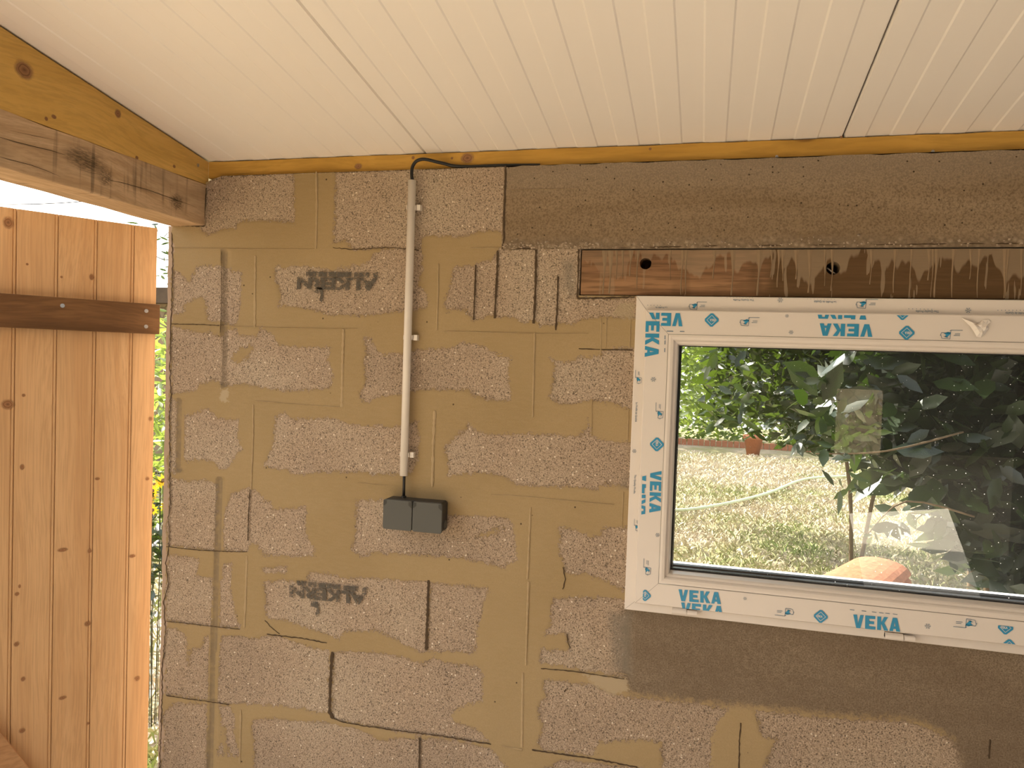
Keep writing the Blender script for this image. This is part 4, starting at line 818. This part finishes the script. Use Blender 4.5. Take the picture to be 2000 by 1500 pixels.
# ------------------------------------------------------------------ outdoors
gd = MB(); gd.add([(-14,-14,-.02),(14,-14,-.02),(14,22,-.02),(-14,22,-.02)], [(0,1,2,3)]); tag(gd.build('ground', M['lawn']), kind='structure')
def grass(name, n, box, h, mat, dens=None, label=None):
    x = rng.uniform(box[0], box[1], n); yv = box[2]+(box[3]-box[2])*rng.random(n)**1.7; hh = h*(.5+rng.random(n)); a_ = rng.random(n)*2*np.pi; wv = .0028+.0035*rng.random(n)*(1+yv/5)
    lean = hh*(.3+.9*rng.random(n)); la = rng.random(n)*2*np.pi; green = nf(x+20, yv+20, 1.2)*.55+nf(x+2, yv+2, 4)*.25+.30*rng.random(n)-.02*(yv-3)+.12
    dx, dy = np.cos(a_)*wv, np.sin(a_)*wv; z = np.full(n, -.02)
    k_ = ~(((x > .15) & (yv < 4.6)) | ((yv < 3.02) & (x > -1.25))); x, yv, hh, wv, lean, la, green, dx, dy, z = [q[k_] for q in (x, yv, hh, wv, lean, la, green, dx, dy, z)]; n = len(x)
    V = np.stack([np.stack([x-dx, yv-dy, z], 1), np.stack([x+dx, yv+dy, z], 1), np.stack([x+dx*.6+np.cos(la)*lean*.4, yv+dy*.6+np.sin(la)*lean*.4, z+hh*.6], 1), np.stack([x+np.cos(la)*lean, yv+np.sin(la)*lean, z+hh*.8], 1)], 1).reshape(-1, 3)
    F = np.arange(4*n).reshape(n, 4); return np_mesh(name, V, F, mat, attrs=dict(rnd=np.repeat(np.clip(green, 0, 1), 4)))
tag(grass('grass', 90000, (-1.2, 5.5, 2.6, 15), .055, M['grass']), 'dry and green lawn grass seen through the window', 'grass', kind='stuff')
tag(grass('grass', 14000, (-5.5, -1.9, 2.4, 12), .06, M['grass']), 'lawn grass seen through the gap beside the door leaf', 'grass', kind='stuff')
def leaves(name, mat, parent, P0, size, up=.2, droop=.5, seed=1, wid=.42, dirs=None):
    r = np.random.default_rng(seed); n = len(P0); L = size*(.6+.8*r.random(n))
    d = r.normal(size=(n, 3)); d[:,2] = d[:,2]*.6-droop*.3+up*.2
    if dirs is not None: d = d*.5+dirs
    d /= np.linalg.norm(d, axis=1)[:,None]; u = r.normal(size=(n, 3)); u -= (u*d).sum(1)[:,None]*d; u /= np.linalg.norm(u, axis=1)[:,None]; nn = np.cross(d, u)
    l = L[:,None]; w_ = l*wid/2
    vs = [P0, P0+d*l*.5-nn*l*.05, P0+d*l-nn*l*.12, P0+d*l*.25+u*w_*.85, P0+d*l*.62+u*w_*.9-nn*l*.03, P0+d*l*.25-u*w_*.85, P0+d*l*.62-u*w_*.9-nn*l*.03]
    V = np.stack(vs, 1).reshape(-1, 3); f = np.array([(0,1,3),(3,1,4),(4,1,2),(0,5,1),(5,6,1),(6,2,1)]); F = (f[None]+np.arange(n)[:,None,None]*7).reshape(-1, 3)
    return np_mesh(name, V, F, mat, parent, smooth=True, attrs=dict(rnd=np.repeat(r.random(n), 7)))
def shrub(name, label, cat, leafmat, centre, n, size, sampler, stems, seed, group=None, wid=.42, srad=.018):
    root = empty(name, (centre[0], centre[1], 0)); tag(root, label, cat, group); r = np.random.default_rng(seed); Pn = sampler(r, n)
    off = np.array([centre[0], centre[1], 0]); leaves('foliage', leafmat, root, Pn-off, size, seed=seed+1, wid=wid)
    for s in stems:
        p = [Vector(q)-Vector(off) for q in s]; MB().tube(smooth_path(p, 4), [srad*(1-.75*i/(len(p)*4)) for i in range((len(p)-1)*4+1)], 7).build('stem', M['bark'], root, smooth=True)
    return root
# laurel hedge right outside the window, its left edge slanting back to the right lower down
def hedge_s(r, n):
    out = []
    while len(out) < n:
        x, yv, z = r.uniform(.30, 2.4), r.uniform(3.0, 4.4), r.uniform(.25, 2.7); zr = z-H
        edge = .46+(yv-3.0)*.24+max(0, -.24-zr)*1.05+.07*math.sin(z*9+yv*3)+.05*math.sin(z*23)
        if x > edge+r.exponential(.03)-.02: out.append((x, yv, z))
    return np.array(out)
stems = [[(x, 3.6, 0), (x+dx*.4, 3.5, .8), (x+dx, 3.4, 1.7), (x+dx*1.3, 3.3, 2.6)] for x, dx in ((1.25,-.2),(1.6,.1),(1.95,.1),(1.15,-.1))]
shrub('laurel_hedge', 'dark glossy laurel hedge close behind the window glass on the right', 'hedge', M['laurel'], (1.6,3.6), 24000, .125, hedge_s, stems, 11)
# sprig hanging out over the lawn
def sprig_s(r, n):
    P_ = []; segs = [((.55,2.75,H-.20),(.36,2.62,H-.27)), ((.62,2.7,H-.34),(.42,2.6,H-.38)), ((.66,2.7,H-.45),(.52,2.58,H-.52)), ((.48,2.7,H-.12),(.34,2.6,H-.16))]
    for k in range(n):
        a, b_ = segs[k % 4]; t = r.random(); P_.append([a[i]+(b_[i]-a[i])*t+r.normal()*.008 for i in range(3)])
    return np.array(P_)
shrub('laurel_sprig', 'thin laurel sprigs reaching left over the sunny lawn', 'branch', M['laurel'], (.6,2.7), 60, .07, sprig_s, [[(.95,3.0,H-.5),(.66,2.72,H-.42),(.52,2.6,H-.52)], [(.9,3.0,H-.2),(.6,2.75,H-.26),(.36,2.62,H-.27)]], 21, srad=.004)
# broad leaved bush hanging over the lawn at upper left of the pane
def bush_s(r, n):
    out = []
    while len(out) < n:
        x, yv, z = r.uniform(.02, 3.0), r.uniform(5.2, 7.2), r.uniform(1.0, 3.0)
        if z > H-.50+.10*math.sin(x*5)+.06*math.sin(x*17+yv)+max(0, -.35-x)*.2: out.append((x, yv, z))
    return np.array(out)
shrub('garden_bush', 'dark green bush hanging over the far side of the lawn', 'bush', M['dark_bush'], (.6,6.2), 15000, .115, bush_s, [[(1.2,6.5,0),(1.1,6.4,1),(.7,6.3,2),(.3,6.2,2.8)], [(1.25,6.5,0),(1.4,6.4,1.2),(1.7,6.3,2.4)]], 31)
def far_s(r, n):
    return np.stack([r.uniform(-6, 4, n), r.uniform(17.2, 18.6, n), r.uniform(0, 4.8, n)], 1)
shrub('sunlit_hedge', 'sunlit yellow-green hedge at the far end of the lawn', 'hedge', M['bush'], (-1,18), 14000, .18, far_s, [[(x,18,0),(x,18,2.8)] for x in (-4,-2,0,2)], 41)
def near_s(r, n):
    out = []
    while len(out) < n:
        x, yv, z = r.uniform(-.75, .12), r.uniform(7.4, 8.8), r.uniform(1.05, 3.2); out.append((x, yv, z))
    return np.array(out)
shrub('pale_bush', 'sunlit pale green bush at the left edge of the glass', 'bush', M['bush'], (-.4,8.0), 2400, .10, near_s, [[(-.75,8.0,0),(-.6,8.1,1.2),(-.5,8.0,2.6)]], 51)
# brick edging
eg = empty('brick_edging', (-1, 16.5, 0)); tag(eg, 'low row of small terracotta edging bricks at the end of the lawn', 'edging')
m_ = MB()
for k in range(60): m_.box(-5+k*.12-(-1), -5+k*.12+.105+1, -.04, .04, -.02, .10+.01*(k % 2))
m_.build('brick_row', M['clay'], eg)
# terracotta pot
def pot(loc, s, label):
    p = empty('terracotta_pot', loc); tag(p, label, 'pot'); pr = [(.10,0),(.15,.28),(.17,.28),(.17,.34),(.15,.34),(.13,.28),(.09,.03)]; n = 20
    vs = [(r*s*math.cos(2*math.pi*i/n), r*s*math.sin(2*math.pi*i/n), z*s) for r, z in pr for i in range(n)]
    MB().add(vs, [(j*n+i, j*n+(i+1) % n, (j+1)*n+(i+1) % n, (j+1)*n+i) for j in range(len(pr)-1) for i in range(n)]+[tuple(range(n))[::-1]]).build('pot_body', M['clay'], p, smooth=True)
    MB().add([(.13*s*math.cos(2*math.pi*i/n), .13*s*math.sin(2*math.pi*i/n), .29*s) for i in range(n)], [tuple(range(n))]).build('soil', M['bark'], p)
pot((.95, 15.2, -.02), 1.15, 'brown terracotta pot at the far edge of the lawn under the bush')
# hose on the lawn
hp = [(-1.35,9.2),(-.6,8.75),(-.25,8.6),(.25,9.2),(.85,10.3),(1.5,11.9),(2.2,12.6),(3.0,13.6)]
tag(MB().tube(smooth_path([Vector((x, yv, .035)) for x, yv in hp]), .020, 8).build('garden_hose', M['hose'], smooth=True), 'pale garden hose lying in a curve across the lawn', 'hose')
# clay tiles piled on a ledge outside
tag(MB().box(-1.2, 4.0, D+.2, 3.0, -.06, .0).build('bounce_slab', plain('bounce_slab_pale', (.74,.70,.64), .85, .15, .06, 5)), kind='structure')  # added pale slab, out of view, bounces sun up through the window to the ceiling
tag(MB().box(.27, .60, D+.2, 2.42, H-.705, H-.665).build('trim_1', M['plain_block']), kind='structure')
def tile(i, x, yv, z, rz, rx, label):
    t = empty('clay_roof_tile', (x, yv, z)); t.rotation_euler = (rx, 0, rz); tag(t, label, 'roof tile', 'clay tiles stacked outside the window'); n = 12; L = .42
    vs = []
    for j in range(9):
        w_ = .096-.012*j/8
        for rr in (w_, w_-.014):
            vs += [(rr*math.cos(math.pi*i_/n), -L/2+L*j/8, rr*.42*math.sin(math.pi*i_/n)) for i_ in range(n+1)]
    m = n+1; fs = []
    for j in range(8):
        for i_ in range(n): a = j*2*m+i_; fs += [(a, a+1, a+2*m+1, a+2*m), (a+m, a+m+2*m, a+m+2*m+1, a+m+1)]
        fs += [(j*2*m, j*2*m+2*m, j*2*m+3*m, j*2*m+m), (j*2*m+n, j*2*m+n+m, j*2*m+n+3*m, j*2*m+n+2*m)]
    for j in (0, 8):
        for i_ in range(n): a = j*2*m+i_; fs.append((a, a+m, a+m+1, a+1) if j == 0 else (a, a+1, a+m+1, a+m))
    MB().add(vs, fs).build('tile_body', M['clay'], t, smooth=False)
lab = ['orange curved clay roof tile, topmost of the pile outside the window', 'clay roof tile second from the top of the pile outside the window', 'clay roof tile third from the top of the pile outside the window', 'clay roof tile at the bottom of the pile outside the window']
for i in range(4): tile(i, .435+.010*i, 2.235, H-.665+.027*(3-i)+.001, -.45+.035*i, 0, lab[i])
# left gap: flowers, leaves, shed roof, cables
def gapP(px, py, Y): q = W(px, py, Y); return q
fx = gapP(308, 950, 2.9)
def tall_s(r, n):
    return np.stack([r.uniform(-3.6, -2.35, n), r.uniform(3.2, 4.6, n), r.uniform(.65, 1.85, n)], 1)
shrub('leafy_shrub', 'bright narrow-leaved shrub seen in the gap beside the door leaf', 'shrub', M['bush'], (-3,3.9), 2600, .11, tall_s, [[(-3,3.9,0),(-2.9,3.8,.9),(-2.8,3.7,1.7)], [(-2.6,3.9,0),(-2.7,3.8,.8),(-2.6,3.7,1.6)]], 61, wid=.2)
cf = Vector(gapP(309, 955, 2.75)); fl_ = empty('yellow_flowers', (cf.x, cf.y, 0)); tag(fl_, 'clump of bright yellow daisy-like flowers in the gap by the wall corner', 'flowers')
r = random.Random(5)
for k in range(11):
    mb, mc = MB(), MB()
    c = Vector((r.uniform(-.045, .035), r.uniform(-.05, .05), cf.z+r.uniform(-.085, .065))); nrm = Vector((r.uniform(-.2,.7), -1, r.uniform(.0,.6))).normalized(); q = nrm.to_track_quat('Z','Y'); rr = r.uniform(.022, .031)
    n_ = 20; ring_ = [c+q @ (Vector((math.cos(j*math.pi/10), math.sin(j*math.pi/10), -.12))*rr*(1.1 if j % 2 == 0 else .62)) for j in range(n_)]
    mb.add(ring_+[c], [(j, (j+1) % n_, n_) for j in range(n_)]); f_ = mb.build('flower', M['petal'], fl_)
    mc.tube([c-nrm*.002, c+nrm*.005], [rr*.34, rr*.2], 8); mc.build('flower_centre', M['bark'], f_); MB().tube([(c.x*.5, c.y*.5, 0), (c.x*.8, c.y, c.z*.6), tuple(c)], .0015, 5).build('stem', M['laurel'], fl_)
lf = rng.normal(size=(160,3))*np.array([.05,.05,.14])+np.array([0,0,cf.z-.26]); leaves('foliage', M['laurel'], fl_, lf, .07, seed=9, wid=.35)
sh = empty('shed_roof', (-8, 9.5, 0)); tag(sh, 'dark low shed behind the garden, seen in the gap beside the wall', 'shed')
MB().box(-2.2, 2.2, -1, 1, 0, 2.25).build('shed_wall', M['garden_stone'], sh); MB().box(-2.4, 2.4, -1.2, 1.2, 2.25, 2.45).build('roof_board', M['dark_wood'], sh)
def pine_s(r, n):
    z = r.uniform(2.2, 5.2, n); return np.stack([-10.5+r.normal(size=n)*(.9-(z-2.2)*.25), 14+r.normal(size=n)*.5, z], 1)
shrub('garden_tree', 'small dark tree top against the white sky beside the wall corner', 'tree', M['laurel'], (-10.5,14), 900, .22, pine_s, [[(-10.5,14,0),(-10.5,14,2.5),(-10.4,14,4.6)]], 71, wid=.2)
def cable_between(px0, py0, px1, py1, Y0, Y1, label):
    a, b_ = Vector(W(px0, py0, Y0)), Vector(W(px1, py1, Y1)); tag(MB().tube([a+(b_-a)*t-Vector((0,0,.3*math.sin(math.pi*t))) for t in [i/12 for i in range(13)]], .012, 5).build('overhead_cable', M['cable']), label, 'cable')
cable_between(-120, 396, 420, 350, 15, 19, 'thin overhead cable crossing the white sky above the door leaf')
cable_between(280, 484, 380, 484, 16, 16, 'thin overhead cable in the white gap beside the wall corner')
# behind the camera: a sun patch painted as a pale quad, and a garden wall (seen only as reflections in the pane)
tag(MB().add([(1.25,-2.62,-.008),(2.05,-2.62,-.008),(3.0,-6.8,-.008),(1.7,-5.9,-.008)], [(0,1,2,3)]).build('painted_sun_patch', plain('sun_patch_paint', (.62,.55,.44), .9, .1, .1, 8)), kind='structure')
tag(MB().box(2.1, 3.5, -13.4, -13, -.02, 1.3).build('wall_garden', M['garden_stone']), kind='structure')
tag(MB().box(-9, 12, -14.4, -14, -.02, 6).build('sky_blocker', plain('sky_blocker_dark', (.02,.018,.012), .95, .1, .3, 3)), kind='structure')  # added dark backdrop, keeps the bright sky out of the pane's reflection
tag(MB().add([(-3,-13.9,-.012),(9,-13.9,-.012),(9,-2.6,-.012),(-3,-2.6,-.012)], [(0,1,2,3)]).build('painted_shade_ground', plain('shade_ground_paint', (.03,.024,.015), .95, .1, .4, 10)), kind='structure')  # near-black sheet, shade painted on the ground around the sun patch
